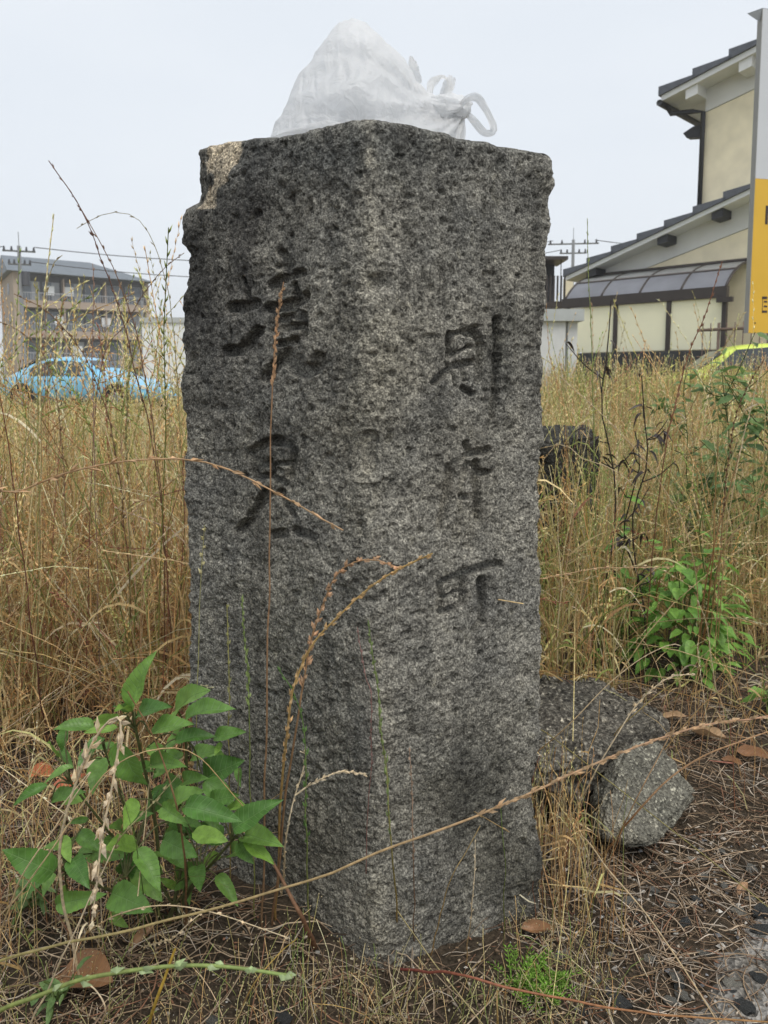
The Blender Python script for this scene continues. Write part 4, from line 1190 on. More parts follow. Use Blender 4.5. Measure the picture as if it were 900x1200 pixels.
# ================================================================== PLASTIC BAG
def bag_mat():
    m, nt, b = new_mat('plastic_film')
    b.inputs['Base Color'].default_value = (0.94, 0.945, 0.95, 1)
    b.inputs['Roughness'].default_value = 0.32
    b.inputs['Specular IOR Level'].default_value = 0.5
    tr = N(nt, 'ShaderNodeBsdfTranslucent'); tr.inputs['Color'].default_value = (0.95, 0.955, 0.965, 1)
    tp = N(nt, 'ShaderNodeBsdfTransparent'); tp.inputs['Color'].default_value = (0.97, 0.98, 0.985, 1)
    t = nt.nodes.new('ShaderNodeTexCoord')
    n = N(nt, 'ShaderNodeTexNoise', Scale=38.0, Detail=5.0, Distortion=1.2)
    nt.links.new(t.outputs['Object'], n.inputs['Vector'])
    vo = N(nt, 'ShaderNodeTexVoronoi', Scale=9.0, Randomness=1.0)
    vo.feature = 'DISTANCE_TO_EDGE'
    wv = nt.nodes.new('ShaderNodeVectorMath'); wv.operation = 'MULTIPLY_ADD'; wv.inputs[1].default_value = (.05, .05, .05)
    nt.links.new(n.outputs['Color'], wv.inputs[0]); nt.links.new(t.outputs['Object'], wv.inputs[2])
    nt.links.new(wv.outputs[0], vo.inputs['Vector'])
    bp = N(nt, 'ShaderNodeBump', Strength=0.5, Distance=0.03)
    nt.links.new(vo.outputs['Distance'], bp.inputs['Height'])
    nt.links.new(bp.outputs[0], b.inputs['Normal']); nt.links.new(bp.outputs[0], tr.inputs['Normal'])
    m1 = N(nt, 'ShaderNodeMixShader'); m1.inputs[0].default_value = 0.55
    m2 = N(nt, 'ShaderNodeMixShader'); m2.inputs[0].default_value = 0.27
    nt.links.new(b.outputs[0], m1.inputs[1]); nt.links.new(tr.outputs[0], m1.inputs[2])
    nt.links.new(m1.outputs[0], m2.inputs[1]); nt.links.new(tp.outputs[0], m2.inputs[2])
    nt.links.new(m2.outputs[0], nt.nodes['Material Output'].inputs['Surface'])
bag_mat()
YB = 1.27
def stop(x, y): return float(x * pl[0] + y * pl[1] + pl[2])
prof = [(317, 153, .012), (321, 141, .04), (330, 123, .058), (340, 106, .07), (355, 84, .082), (371, 63, .092), (385, 45, .098), (398, 31, .10), (414, 28.5, .10), (430, 31, .10), (442, 42, .095), (453, 54, .087), (466, 69, .077), (478, 83, .067), (490, 97, .057), (502, 107, .05), (515, 111, .044), (528, 115, .038), (538, 122, .03), (546, 129, .018)]
pr = np.array(prof, float)
nu, nw = 220, 120
uu = np.linspace(0, 1, nu)
dl = np.r_[0, np.cumsum(np.hypot(np.diff(pr[:, 0]), np.diff(pr[:, 1])))]; dl /= dl[-1]
sx_ = np.interp(uu, dl, pr[:, 0]); sy_ = np.interp(uu, dl, pr[:, 1]); sw_ = np.interp(uu, dl, pr[:, 2])
BV = np.zeros((nu, nw, 3))
kn = at(545, 133, YB)
for i in range(nu):
    top = at(sx_[i], sy_[i], YB)
    zb = stop(top[0], YB) + 0.004
    h = max(top[2] - zb, .006)
    for j in range(nw):
        th = 2 * math.pi * j / nw
        c, s = math.cos(th), math.sin(th)
        # tent-like section: wide base, pointed ridge
        if s >= 0:
            w = abs(c) ** 0.9 * math.copysign(1, c); z = h * (s ** 1.12)
            yy = sw_[i] * w * (1 - .1 * s)
        else:
            yy = sw_[i] * c; z = 0.0 * s
        y3 = YB + yy
        BV[i, j] = (top[0], y3, max(zb, stop(top[0], y3) + .003) + z)
BVf = BV.reshape(-1, 3)
rel = BVf - kn
ang = np.arctan2(rel[:, 2], -rel[:, 0]); rad_ = np.linalg.norm(rel, axis=1)
Qf = np.c_[ang * 2.6, rad_ * 5, BVf[:, 1] * 7]
def ridged(P, s, sd): return 1 - np.abs(vnoise(P, s, sd)) * 2
def facet(P, s, sd, m=8):
    # crumpled film: planar facets meeting in sharp creases (max of random planes per jittered cell)
    r2 = np.random.default_rng(sd); D2 = r2.normal(size=(m, 3)); O2 = r2.uniform(0, 1, m)
    v = np.stack([np.abs(((P * s) @ D2[k] + O2[k] + .35 * vnoise(P, s * .7, sd + k)) % 1.0 - .5) for k in range(m)], 1)
    return v.min(1) * 2
fold = 0.012 * ridged(Qf, 1.6, 301) * np.clip(rad_ / .12, .25, 1) + 0.009 * facet(BVf, 5.5, 302, 5) + .006 * facet(BVf, 13, 306, 5) + 0.006 * ridged(np.c_[ang * 9, rad_ * 6, BVf[:, 1] * 12], 1.0, 303) * np.exp(-rad_ / .16) * 1.6
gi = BV.copy(); tu = np.gradient(gi, axis=0); tv = np.roll(gi, -1, 1) - np.roll(gi, 1, 1)
nn = np.cross(tu, tv); nn /= np.linalg.norm(nn, axis=2, keepdims=True) + 1e-9
cen = gi.mean(1, keepdims=True); sg_ = np.sign(((gi - cen) * nn).sum(2, keepdims=True)); nn *= np.where(sg_ == 0, 1, sg_)
nnf = nn.reshape(-1, 3).copy(); nnf[:, 0] *= .6
upw = sstep(0.0, .02, BVf[:, 2] - (BVf[:, 0] * pl[0] + BVf[:, 1] * pl[1] + pl[2]))
BVf = BVf + nnf * ((fold - .012) * (.35 + .65 * upw))[:, None]
BVf[:, 2] = np.maximum(BVf[:, 2], BVf[:, 0] * pl[0] + BVf[:, 1] * pl[1] + pl[2] + .002)
bi = (np.arange(nu - 1)[:, None] * nw); bj = np.arange(nw)[None]; bj2 = (bj + 1) % nw
bq = np.stack(np.broadcast_arrays(bi + bj, bi + bj2, bi + nw + bj2, bi + nw + bj), -1).reshape(-1, 4)
bagroot = empty('plastic_bag', (kn[0] - .15, YB, stop(kn[0] - .15, YB)), 'crumpled translucent white plastic bag tied shut, lying on top of the marker', 'plastic bag')
link('bag_body', np_mesh('bag_body', BVf, bq), 'plastic_film', bagroot)
# gathered knot
bm = bmesh.new(); bmesh.ops.create_icosphere(bm, subdivisions=4, radius=1)
co = np.array([v.co for v in bm.verts])
rr_ = 1 + .35 * ridged(co * [1, 2.2, 2.2] + 3, 1.2, 310) + .12 * fbm(co, 5, 2, 311)
kc = at(524, 128, YB - .01)
co = co * rr_[:, None] * np.array([.032, .02, .017]) + kc
for v, c in zip(bm.verts, co): v.co = c
bm_obj('knot', bm, 'plastic_film', bagroot, True)
def ribbon(name, pts, w, parent, twist=2.0, seed=0):
    P = catmull(np.array(pts), 40); T = np.gradient(P, axis=0); T /= np.linalg.norm(T, axis=1, keepdims=True)
    up = np.array([0, -1.0, .2]); A_ = np.cross(T, up); A_ /= np.linalg.norm(A_, axis=1, keepdims=True); B_ = np.cross(T, A_)
    rows_ = []
    m = 7
    for k in range(40):
        a = twist * math.sin(k / 40 * 5 + seed)
        ww = w[0] + (w[1] - w[0]) * math.sin(math.pi * k / 39) if len(w) == 2 else w[0]
        for q in range(m):
            u = (q / (m - 1) - .5) * 2
            rows_.append(P[k] + (A_[k] * math.cos(a) + B_[k] * math.sin(a)) * u * ww + B_[k] * .0025 * math.sin(q * 2.4 + k * .5))
    V_ = np.array(rows_)
    ii_ = (np.arange(39)[:, None] * m + np.arange(m - 1)[None]).ravel()
    return link(name, np_mesh(name, V_, np.stack([ii_, ii_ + 1, ii_ + m + 1, ii_ + m], 1)), 'plastic_film', parent)
ribbon('handle', [at(528, 136, YB - .02), at(538, 126, YB - .025), at(548, 116, YB - .03), at(560, 115, YB - .03), at(570, 129, YB - .03), at(578, 148, YB - .03), at(577, 155, YB - .03), at(568, 155, YB - .025), at(556, 143, YB - .02), at(545, 133, YB - .015), at(532, 132, YB - .01)], (.0045, .006), bagroot, .5, 1)
ribbon('handle', [at(503, 112, YB + .01), at(506, 98, YB + .02), at(517, 90, YB + .02), at(527, 97, YB + .015), at(524, 108, YB), at(514, 115, YB)], (.005, .008), bagroot, .8, 2)
ribbon('loose_end', [at(492, 98, YB + .01), at(485, 80, YB + .01), at(482, 66, YB + .015)], (.004, .008), bagroot, .6, 3)
ribbon('loose_end', [at(515, 115, YB - .01), at(526, 100, YB - .015), at(531, 90, YB - .01)], (.006, .010), bagroot, .6, 4)
# something pale bluish wrapped inside
ins_ = rock('wrapped_carton', [at(x, y, YB + d) for x, y in ((395, 150), (400, 128), (420, 122), (438, 132), (440, 152)) for d in (-.03, .04)], 'pale bluish carton showing faintly through the plastic bag', 'window_pale', 4, .002, 401, 'carton', .004)

# ================================================================== LEAFY PLANTS
def leaf_mesh(name, mat, wid=0.34, serr=0.0, droop=0.16, fold=0.10, base=0.35, n=11, seed=0):
    """unit leaf: x 0..1 along, y across, z up; folded on the midrib"""
    rr = random.Random(seed)
    V_ = []; F_ = []
    for i in range(n + 1):
        t = i / n
        w = wid * (math.sin(math.pi * t ** base * .999) ** .85) if t < 1 else 0
        w = wid * max(0, (t ** .6) * (1 - t) ** .95) * 2.05
        if i == 0: w = .012
        if serr and 0 < i < n: w *= (1 + serr * (1 if i % 2 else -1))
        z = -droop * t * t + .02 * math.sin(t * 9 + seed)
        for s in (-1, -.55, 0, .55, 1):
            wav = .022 * math.sin(t * 11 + s * 2 + seed * 1.7) * abs(s)
            V_.append((t, s * w, z + fold * abs(s) * w / wid * .8 + wav - .03 * (abs(s) == 1) * 0))
    for i in range(n):
        for j in range(4):
            a = i * 5 + j
            F_.append((a, a + 1, a + 6, a + 5))
    me = bpy.data.meshes.new(name); me.from_pydata(V_, [], F_); me.materials.append(MATS[mat])
    for p in me.polygons: p.use_smooth = True
    return me
def leaf_set(name, mat, k=5, **kw):
    return [leaf_mesh(name, mat, seed=i + 1, **{q: (v * (1 + .18 * math.sin(i * 2.3 + j)) if q in ('wid', 'droop', 'fold') else v) for j, (q, v) in enumerate(kw.items())}) for i in range(k)]
LW = leaf_set('leaf', 'leaf_weed', 6, wid=.31, serr=.035, droop=.34, fold=.22, n=22)
LY = leaf_set('leaf', 'leaf_young', 3, wid=.28, serr=.03, droop=.1, fold=.12, n=12)
LB = leaf_set('leaf', 'leaf_bush', 5, wid=.30, serr=.0, droop=.28, fold=.10, n=9)
LD = leaf_set('leaf', 'leaf_dull', 4, wid=.28, serr=.0, droop=.2, fold=.1, n=7)
LX = leaf_set('withered_leaf', 'leaf_dead', 3, wid=.22, serr=.0, droop=.9, fold=.25, n=7)
LT = leaf_set('fallen_leaf', 'leaf_dry', 3, wid=.3, serr=.0, droop=-.25, fold=.35, n=10)
LTN = leaf_set('fallen_leaf', 'leaf_tan', 3, wid=.3, serr=.0, droop=-.2, fold=.3, n=10)
LR = leaf_set('fallen_leaf', 'leaf_red', 2, wid=.3, serr=.0, droop=-.1, fold=.2, n=10)
def put_leaf(me, b, t, nrm, parent, name='leaf', wscale=1.0):
    b = Vector([float(x) for x in b]); t = Vector([float(x) for x in t])
    x = (t - b); L_ = x.length; x.normalize()
    n_ = Vector([float(q) for q in nrm]); y = n_.cross(x)
    if y.length < 1e-4: y = Vector((0, 1, 0)).cross(x)
    y.normalize(); z = x.cross(y)
    M_ = Matrix(((x[0], y[0], z[0], b[0]), (x[1], y[1], z[1], b[1]), (x[2], y[2], z[2], b[2]), (0, 0, 0, 1))) @ Matrix.Diagonal((L_, L_ * wscale, L_, 1))
    o = bpy.data.objects.new(name, me)
    COL.objects.link(o)
    if parent is not None:
        o.parent = parent; o.matrix_parent_inverse = Matrix.Translation(-Vector(parent.location))
    o.matrix_basis = M_
    return o
def stem_mesh(name, paths, radii, colr, parent, k=14):
    bag = Bag()
    for p, r in zip(paths, radii):
        P = catmull(np.array(p), k)
        rad = np.linspace(r, r * .6, k)
        bag.add(*[q for q in (lambda V, Q, C: (V, Q, None, C))(*strands(P[None], rad[None], np.array([colr]), 5))])
    return link(name, bag.mesh(name), 'grass', parent)

# --- serrated green weed at the marker's left foot
def Z7(x, y): return x / 2.5, 720 + y / 2.5
wbase = gpt(196, 1085)
weed = empty('leafy_weed', wbase, 'bright green leafy weed with toothed leaves at the left foot of the marker', 'plant')
wl = [((385, 270), (412, 112), .92, .80), ((515, 285), (574, 192), 1.06, .95), ((545, 305), (668, 234), 1.0, 1.0), ((400, 300), (465, 238), .98, .7), ((345, 312), (248, 300), .93, .8), ((345, 330), (225, 345), .95, .8),
      ((275, 330), (150, 312), 1.0, .9), ((195, 330), (165, 415), 1.05, .95), ((515, 370), (628, 335), 1.0, 1.0), ((440, 350), (548, 283), .96, .9), ((595, 485), (698, 415), 1.06, 1.1), ((215, 450), (112, 478), .97, .9),
      ((305, 365), (205, 432), .98, .8), ((345, 375), (415, 548), .93, 1.15), ((140, 500), (15, 552), .98, .85), ((150, 545), (235, 500), 1.0, .8), ((500, 565), (580, 488), .94, .95), ((540, 565), (708, 585), .90, 1.0),
      ((685, 630), (803, 528), .95, .9), ((600, 490), (700, 560), 1.03, 1.0), ((475, 565), (525, 605), .93, 1.0), ((395, 540), (362, 640), .97, 1.0), ((565, 640), (682, 662), .98, .9), ((715, 650), (802, 640), 1.0, 1.0),
      ((715, 665), (818, 735), .98, .8), ((700, 670), (735, 728), 1.0, 1.0), ((400, 690), (482, 800), .91, 1.2), ((475, 660), (570, 705), .98, 1.1), ((160, 755), (5, 690), .93, .95), ((185, 650), (205, 735), 1.0, 1.1),
      ((215, 715), (245, 785), .98, 1.1), ((160, 760), (112, 825), .96, 1.0), ((165, 850), (290, 825), .97, 1.0), ((325, 815), (425, 855), .98, 1.0), ((575, 735), (585, 805), 1.03, 1.1), ((635, 765), (705, 850), 1.03, 1.0),
      ((230, 640), (300, 690), 1.03, 1.0), ((400, 745), (470, 825), 1.04, 1.0), ((385, 285), (330, 262), .93, .7), ((530, 400), (440, 460), 1.08, 1.0), ((540, 610), (470, 650), 1.1, 1.0), ((620, 640), (540, 620), 1.1, 1.0),
      ((430, 390), (520, 420), 1.08, 1.0), ((300, 420), (260, 520), 1.06, 1.0), ((260, 600), (190, 610), 1.05, .9), ((640, 700), (590, 740), 1.1, 1.0), ((470, 760), (420, 700), 1.12, 1.0), ((330, 640), (300, 740), 1.1, 1.1), ((550, 340), (470, 380), 1.06, 1.0), ((130, 760), (60, 830), 1.06, .9), ((320, 880), (380, 920), 1.1, 1.0), ((490, 500), (420, 600), 1.1, 1.1),
      ((560, 420), (640, 380), 1.1, 1.0), ((270, 700), (350, 690), 1.06, 1.0), ((210, 850), (150, 800), 1.05, 1.0), ((590, 560), (640, 620), 1.1, 1.0), ((520, 800), (460, 770), 1.1, 1.0)]
for _ in range(34):
    a_ = random.uniform(0, 6.28); r_ = math.sqrt(random.random())
    c_ = (400 + 330 * r_ * math.cos(a_), 560 + 290 * r_ * math.sin(a_)); d_ = random.uniform(0, 6.28); l_ = random.uniform(45, 95)
    wl.append((c_, (c_[0] + l_ * math.cos(d_), c_[1] + l_ * .7 * math.sin(d_)), random.uniform(1.0, 1.14), random.uniform(.8, 1.0)))
tops = [Z7(385, 285), Z7(535, 300), Z7(150, 640), Z7(680, 645), Z7(520, 560)]
hubs3 = [at(*Z7(390, 300), .96), at(*Z7(545, 330), 1.04), at(*Z7(175, 745), .98), at(*Z7(690, 650), 1.0), at(*Z7(515, 580), .97), at(*Z7(300, 380), 1.0), at(*Z7(190, 470), 1.0), at(*Z7(590, 760), 1.04), at(*Z7(360, 760), 1.0)]
paths = []; radii = []
for i, h in enumerate(hubs3):
    b0_ = wbase + np.array([random.uniform(-.03, .03), random.uniform(-.03, .03), -.01])
    m_ = (b0_ * .5 + h * .5) + np.array([random.uniform(-.02, .02), .02, -.02])
    paths.append([b0_, m_, h]); radii.append(.0032 if i < 5 else .0024)
for i, (b0_, t0_, Y_, ws) in enumerate(wl):
    bpt = at(*Z7(*b0_), Y_ + .01); tpt = at(*Z7(*t0_), Y_ - random.uniform(0.0, .05))
    bright = i in (4, 5, 38) or (i > 20 and random.random() < .12)
    tpt = bpt + (tpt - bpt) * (.85 if i < 57 else 1)
    nrm = np.array([random.uniform(-.6, .6), -.6 + random.uniform(-.4, .3), .8 + random.uniform(-.2, .2)])
    put_leaf((LY if bright else LW)[i % (3 if bright else 6)], bpt, tpt, nrm, weed, 'leaf', ws * 1.08)
    h = min(hubs3, key=lambda q: np.linalg.norm(q - bpt))
    paths.append([h + (wbase - h) * .05, (h + bpt) / 2 + np.array([0, 0, .006]), bpt]); radii.append(.0014)
stem_mesh('stem', paths, radii, (.16, .17, .07), weed)

# --- dome-shaped bush behind the rocks
def bush(base, rx, rz, nleaf, Ls, llen, label, seed, name='leafy_bush', fill=.5):
    rr = random.Random(seed)
    root = empty(name, base, label, 'plant')
    paths = []; radii = []
    nst = 14
    tips = []
    for i in range(nst):
        a = rr.uniform(0, 6.28); e_ = rr.uniform(.15, 1.0)
        d = np.array([math.cos(a) * math.sqrt(1 - e_ * e_ * .8), math.sin(a) * math.sqrt(1 - e_ * e_ * .8), e_])
        tip = base + d * np.array([rx, rx * .9, rz]) * rr.uniform(.75, .95)
        paths.append([base, base * .5 + tip * .5 + np.array([0, 0, .04]), tip]); radii.append(.0028); tips.append(paths[-1])
    for i in range(nleaf):
        a = rr.uniform(0, 6.28); e_ = rr.uniform(-.05, 1.0)
        c_ = math.sqrt(max(0, 1 - e_ * e_))
        d = np.array([math.cos(a) * c_, math.sin(a) * c_, e_])
        rad = rr.uniform(fill, 1.0)
        b_ = base + np.array([0, 0, rz * .08]) + d * np.array([rx, rx * .9, rz * .92]) * rad
        out = np.array([d[0] + rr.uniform(-.5, .5), d[1] + rr.uniform(-.5, .5), rr.uniform(-.5, .25)]); out /= np.linalg.norm(out)
        l_ = llen * rr.uniform(.65, 1.15)
        put_leaf(Ls[i % len(Ls)], b_, b_ + out * l_, d * .6 + np.array([rr.uniform(-.3, .3), rr.uniform(-.3, .3), .9]), root, 'leaf', rr.uniform(.85, 1.1))
    stem_mesh('stem', paths, radii, (.14, .2, .06), root)
    return root
bb = gpt(800, 785)
bush(bb, .175, .44, 298, LB, .056, 'rounded bright green bush of pointed leaves in the dry grass', 5)
# --- taller straggly green weeds at the right
def tall_weed(px, py, Y, hpx, label, nl, Ls, llen, seed, colr=(.13, .17, .06), name='tall_weed', spread=.10, branches=5, lean=(0, 0)):
    rr = random.Random(seed)
    p = at(px, py, Y); base = np.array([p[0], Y, gz(p[0], Y)])
    top = at(hpx[0], hpx[1], Y + lean[1])
    root = empty(name, base, label, 'plant')
    kn_ = [base * (1 - f) + top * f + np.array([rr.uniform(-.022, .022), rr.uniform(-.02, .02), 0]) for f in (.2, .38, .55, .72, .87)]
    main = catmull(np.array([base] + kn_ + [top]), 30)
    paths = [[base] + kn_ + [top]]; radii = [.0028]
    spots = []
    for i in range(branches):
        t = rr.uniform(.3, .9); q = main[int(t * 29)]
        a = rr.uniform(0, 6.28); L_ = spread * rr.uniform(.8, 2.2)
        e_ = q + np.array([math.cos(a) * L_, math.sin(a) * L_, L_ * rr.uniform(.4, 1.2)])
        paths.append([q, (q + e_) / 2 + np.array([0, 0, -.01]), e_]); radii.append(.002)
        spots += [q + (e_ - q) * f for f in np.linspace(.25, 1, 7)]
    spots += [main[k] for k in range(8, 30)]
    for i in range(nl):
        q = spots[rr.randrange(len(spots))]
        a = rr.uniform(0, 6.28); l_ = llen * rr.uniform(.6, 1.2)
        out = np.array([math.cos(a), math.sin(a), rr.uniform(-.5, .5)]); out /= np.linalg.norm(out)
        put_leaf(Ls[i % len(Ls)], q + out * .006, q + out * (l_ + .006), (rr.uniform(-.4, .4), rr.uniform(-.7, .2), 1), root, Ls[0].name.split('.')[0], rr.uniform(.8, 1.1))
    stem_mesh('stem', paths, radii, colr, root)
    return root
tall_weed(862, 720, 2.75, (846, 436), 'straggly green weed with many small leaves under the yellow sign', 120, LD, .058, 21, branches=14, spread=.12)
tall_weed(896, 720, 2.6, (894, 475), 'broad green weed with larger leaves beside the straggly one', 90, LD, .075, 22, branches=12, spread=.12)
tall_weed(800, 700, 3.0, (805, 430), 'slender green weed with a small yellow bud among the grass', 80, LD, .06, 23, branches=11, spread=.10)
tall_weed(838, 700, 2.8, (826, 560), 'low green weed in the shade of the straggly weeds', 80, LD, .06, 24, branches=11, spread=.11)
tall_weed(712, 740, 2.25, (716, 352), 'blackened tall dead weed stem with curled leaves before the lean-to', 30, LX, .034, 25, (.06, .046, .04), 'dead_weed', .06, 9)
tall_weed(752, 740, 2.2, (752, 440), 'short blackened dead weed with drooping leaves', 22, LX, .036, 26, (.06, .045, .04), 'dead_weed', .04, 6)
tall_weed(737, 730, 2.25, (744, 505), 'thin dark brown dead weed leaning beside the short blackened one', 16, LX, .034, 27, (.04, .03, .025), 'dead_weed', .05, 4)
tall_weed(735, 700, 2.3, (735, 575), 'small light green seedling between the dead weeds', 22, LB, .06, 28, (.16, .24, .07), 'seedling', .05, 5)
tall_weed(832, 700, 2.2, (826, 592), 'small pale green seedling above the rounded bush', 18, LB, .05, 29, (.16, .24, .07), 'seedling', .04, 5)
tall_weed(690, 785, 2.25, (686, 762), 'tiny green seedling behind the concrete slab', 8, LB, .035, 30, (.16, .24, .07), 'seedling', .02, 2)
tall_weed(905, 850, 1.95, (903, 795), 'single broad green leafed seedling by the field stone', 9, LB, .07, 31, (.16, .24, .07), 'seedling', .03, 2)
tall_weed(30, 1065, 1.12, (34, 1030), 'small feathery green weed beside the dark boulder', 26, LD, .028, 32, (.14, .2, .06), 'seedling', .02, 6)
tall_weed(48, 1180, .92, (52, 1150), 'tiny green sprig in the straw below the leafy weed', 16, LD, .022, 33, (.14, .2, .06), 'seedling', .015, 4)
tall_weed(700, 1150, 1.0, (575, 1148), 'x', 0, LD, .02, 34) if False else None

# --- feathery rosette on the ground before the marker
fb = gpt(622, 1160)
fern = empty('feathery_plant', fb, 'small bright green feathery rosette on the litter before the marker', 'plant')
for i in range(70):
    a = random.uniform(0, 6.28); L_ = random.uniform(.026, .058); el = random.uniform(.15, 1.1)
    c0 = fb + np.array([random.uniform(-.03, .036), random.uniform(-.022, .022), .002])
    d = np.array([math.cos(a) * math.cos(el), math.sin(a) * math.cos(el), math.sin(el)])
    P = [c0 + d * L_ * t - np.array([0, 0, .012 * t * t]) for t in np.linspace(0, 1, 7)]
    bag = Bag(); cc = np.array([[.27, .46, .08]]) * random.uniform(.75, 1.3)
    V_, Q_, C_ = strands(np.array(P)[None], np.linspace(.0012, .0005, 7)[None], cc, 3); bag.add(V_, Q_, None, C_)
    sd_ = np.cross(d, [0, 0, 1.0]); sd_ /= np.linalg.norm(sd_) + 1e-9
    bs = []; ds = []
    for k in range(2, 7):
        for s_ in (-1, 1):
            bs.append(P[k]); q = d * .8 + sd_ * s_ + np.array([0, 0, .3]); ds.append(q / np.linalg.norm(q))
    V_, T_, C_ = spindles(np.array(bs), np.array(ds), .010, .0016, np.repeat(cc, len(bs), 0)); bag.add(V_, None, T_, C_)
    link('frond', bag.mesh('frond'), 'grass', fern)

# ------------------------------------------------------------------ fallen leaves
def fallen(px0, py0, px1, py1, Ls, label, dz=.006, grp=None, ws=1.0):
    b_ = gpt(px0, py0) + [0, 0, dz]; t_ = gpt(px1, py1) + [0, 0, dz + .008]
    o = put_leaf(Ls[random.randrange(len(Ls))], b_, t_, (random.uniform(-.25, .25), -.35, 1), None, 'fallen_leaf', ws)
    tag(o, label, 'leaf', grp)
fallen(72, 1150, 140, 1180, LT, 'large curled brown leaf in the straw below the leafy weed', .01, None, 1.1)
fallen(812, 862, 852, 884, LTN, 'tan dry leaf beside the concrete slab', .012, None, 1.0)
fallen(862, 884, 905, 902, LT, 'long rusty brown leaf by the field stone', .008)
fallen(610, 1092, 648, 1104, LT, 'orange brown leaf at the right foot of the marker', .006)
fallen(38, 928, 66, 942, LR, 'bright orange red leaf behind the leafy weed', .05)
fallen(62, 948, 102, 936, LR, 'orange red curled leaf beside the other red one', .04)
fallen(845, 892, 870, 908, LT, 'small dark brown leaf next to the rusty one', .006)
fallen(775, 845, 806, 852, LTN, 'pale crumpled leaf in the grass above the slab', .01)
fallen(864, 1050, 875, 1043, LT, 'tiny rust leaf fragment among the pebbles', .004)
fallen(150, 1120, 182, 1100, LT, 'brown leaf fragment under the leafy weed', .006)
# ================================================================== GRASS STALKS SINGLED OUT
STRAW = (.6, .43, .2); TAN = (.62, .43, .25); PALE = (.78, .67, .48); BROWN = (.24, .14, .075); RED = (.24, .085, .06); GREEN = (.16, .24, .06); YEL = (.5, .36, .08); OLIVE = (.3, .3, .1); DKRED = (.15, .06, .05)
def head_spikelets(P, f0, L_, W_, colr, dens=26, ang=.42):
    """alternating two-ranked spikelets along the end of a path"""
    n = len(P)
    d = np.r_[0, np.cumsum(np.linalg.norm(np.diff(P, axis=0), axis=1))]
    us = np.linspace(f0, .985, dens) * d[-1]
    Q = np.stack([np.interp(us, d, P[:, k]) for k in range(3)], 1)
    T = np.gradient(Q, axis=0); T /= np.linalg.norm(T, axis=1, keepdims=True)
    side = np.cross(T, np.array([.2, -1, .3])); side /= np.linalg.norm(side, axis=1, keepdims=True)
    s = np.where(np.arange(dens) % 2, 1, -1)[:, None]
    B = []; D_ = []; Ln = []
    for k in range(3):
        dd_ = T + s * side * (ang * rng.uniform(.5, 1.3, (dens, 1))) + rng.normal(size=(dens, 3)) * .12
        dd_ /= np.linalg.norm(dd_, axis=1, keepdims=True)
        B.append(Q + T * L_ * .12 * k); D_.append(dd_); Ln.append(np.linspace(1, .6, dens) * L_ * rng.uniform(.8, 1.1, dens))
    B = np.concatenate(B); D_ = np.concatenate(D_); Ln = np.concatenate(Ln)
    B = B + rng.normal(size=B.shape) * L_ * .06; Ln = Ln * rng.uniform(.65, 1.25, len(Ln))
    kp = rng.random(len(B)) > .16; B = B[kp]; D_ = D_[kp]; Ln = Ln[kp]
    c = np.clip(np.array(colr)[None] * rng.uniform(.75, 1.25, (len(B), 1)), 0, 1)
    return spindles(B, D_, Ln, W_, c)
def stalk(pts, r, c0, c1, label, head=None, hc=None, sl=.012, sw=.0018, dens=24, ang=.42, name='grass_stalk', leafs=()):
    P = catmull(np.array([p if isinstance(p, np.ndarray) else at(*p) for p in pts]), 44)
    P = P + np.stack([vnoise(P + i * 9, 18, 500 + i) for i in range(3)], 1) * .0025
    root = empty(name, P[0], label, 'grass')
    t = np.linspace(0, 1, 44)[:, None]
    cols = np.array(c0) * (1 - t) + np.array(c1) * t
    V_, Q_, C_ = strands(P[None], (r * np.linspace(1.1, .55, 44))[None], cols[None], 6)
    link('stem', np_mesh('stem', V_, Q_, None, C_), 'grass', root)
    if head is not None:
        V_, T_, C_ = head_spikelets(P, head, sl, sw, hc or c1, dens, ang)
        link('seed_head', np_mesh('seed_head', V_, None, T_, C_, False), 'grass', root)['kind'] = 'stuff'
    for (f, dx_, dz_, L_, lc) in leafs:
        q = P[int(f * 43)]
        LP = catmull(np.array([q, q + np.array([dx_ * .5, -.01, dz_ * .6]) * L_, q + np.array([dx_, -.02, dz_]) * L_]), 10)
        V_, Q_, C_ = strands(LP[None], (.0028 * np.sin(np.linspace(.35, 3.0, 10)))[None], np.array([lc]), 4, .12)
        link('blade', np_mesh('blade', V_, Q_, None, C_), 'grass', root)
    return root
def gp3(px, py, dz=0.0):
    p = gpt(px, py); return np.array((p[0], p[1], p[2] + dz))
S = stalk
S([gp3(306, 1090), (312, 900, 1.06), (316, 700, 1.07), (318, 480, 1.08), (324, 380, 1.09), (333, 330, 1.09)], .0015, (.32, .2, .11), (.45, .28, .16), 'tall upright brown stalk with a narrow head before the left carved face', .85, (.58, .38, .22), .012, .002, 22, .3)
S([gp3(-150, 1010), (-60, 640, .98), (30, 572, .95), (120, 545, .93), (205, 537, .92), (270, 550, .92), (330, 582, .92), (402, 622, .93)], .0017, (.36, .23, .13), TAN, 'long brown stalk arching over the carved characters', .58, (.66, .46, .27), .018, .0021, 22, .2)
S([gp3(322, 1080), (335, 860, 1.0), (355, 780, .99), (392, 725, .98), (445, 680, .97), (507, 650, .95)], .0019, (.42, .27, .1), (.6, .43, .17), 'golden stalk bending to the right before the marker', .45, (.66, .47, .24), .013, .0024, 30, .3)
S([gp3(318, 1086), (342, 880, 1.02), (362, 770, 1.01), (378, 710, 1.0), (398, 668, .99), (432, 655, .98), (470, 668, .97)], .0017, (.3, .18, .1), (.5, .32, .17), 'brown stalk with nodding fluffy head before the marker', .62, (.66, .44, .27), .013, .003, 26, .55)
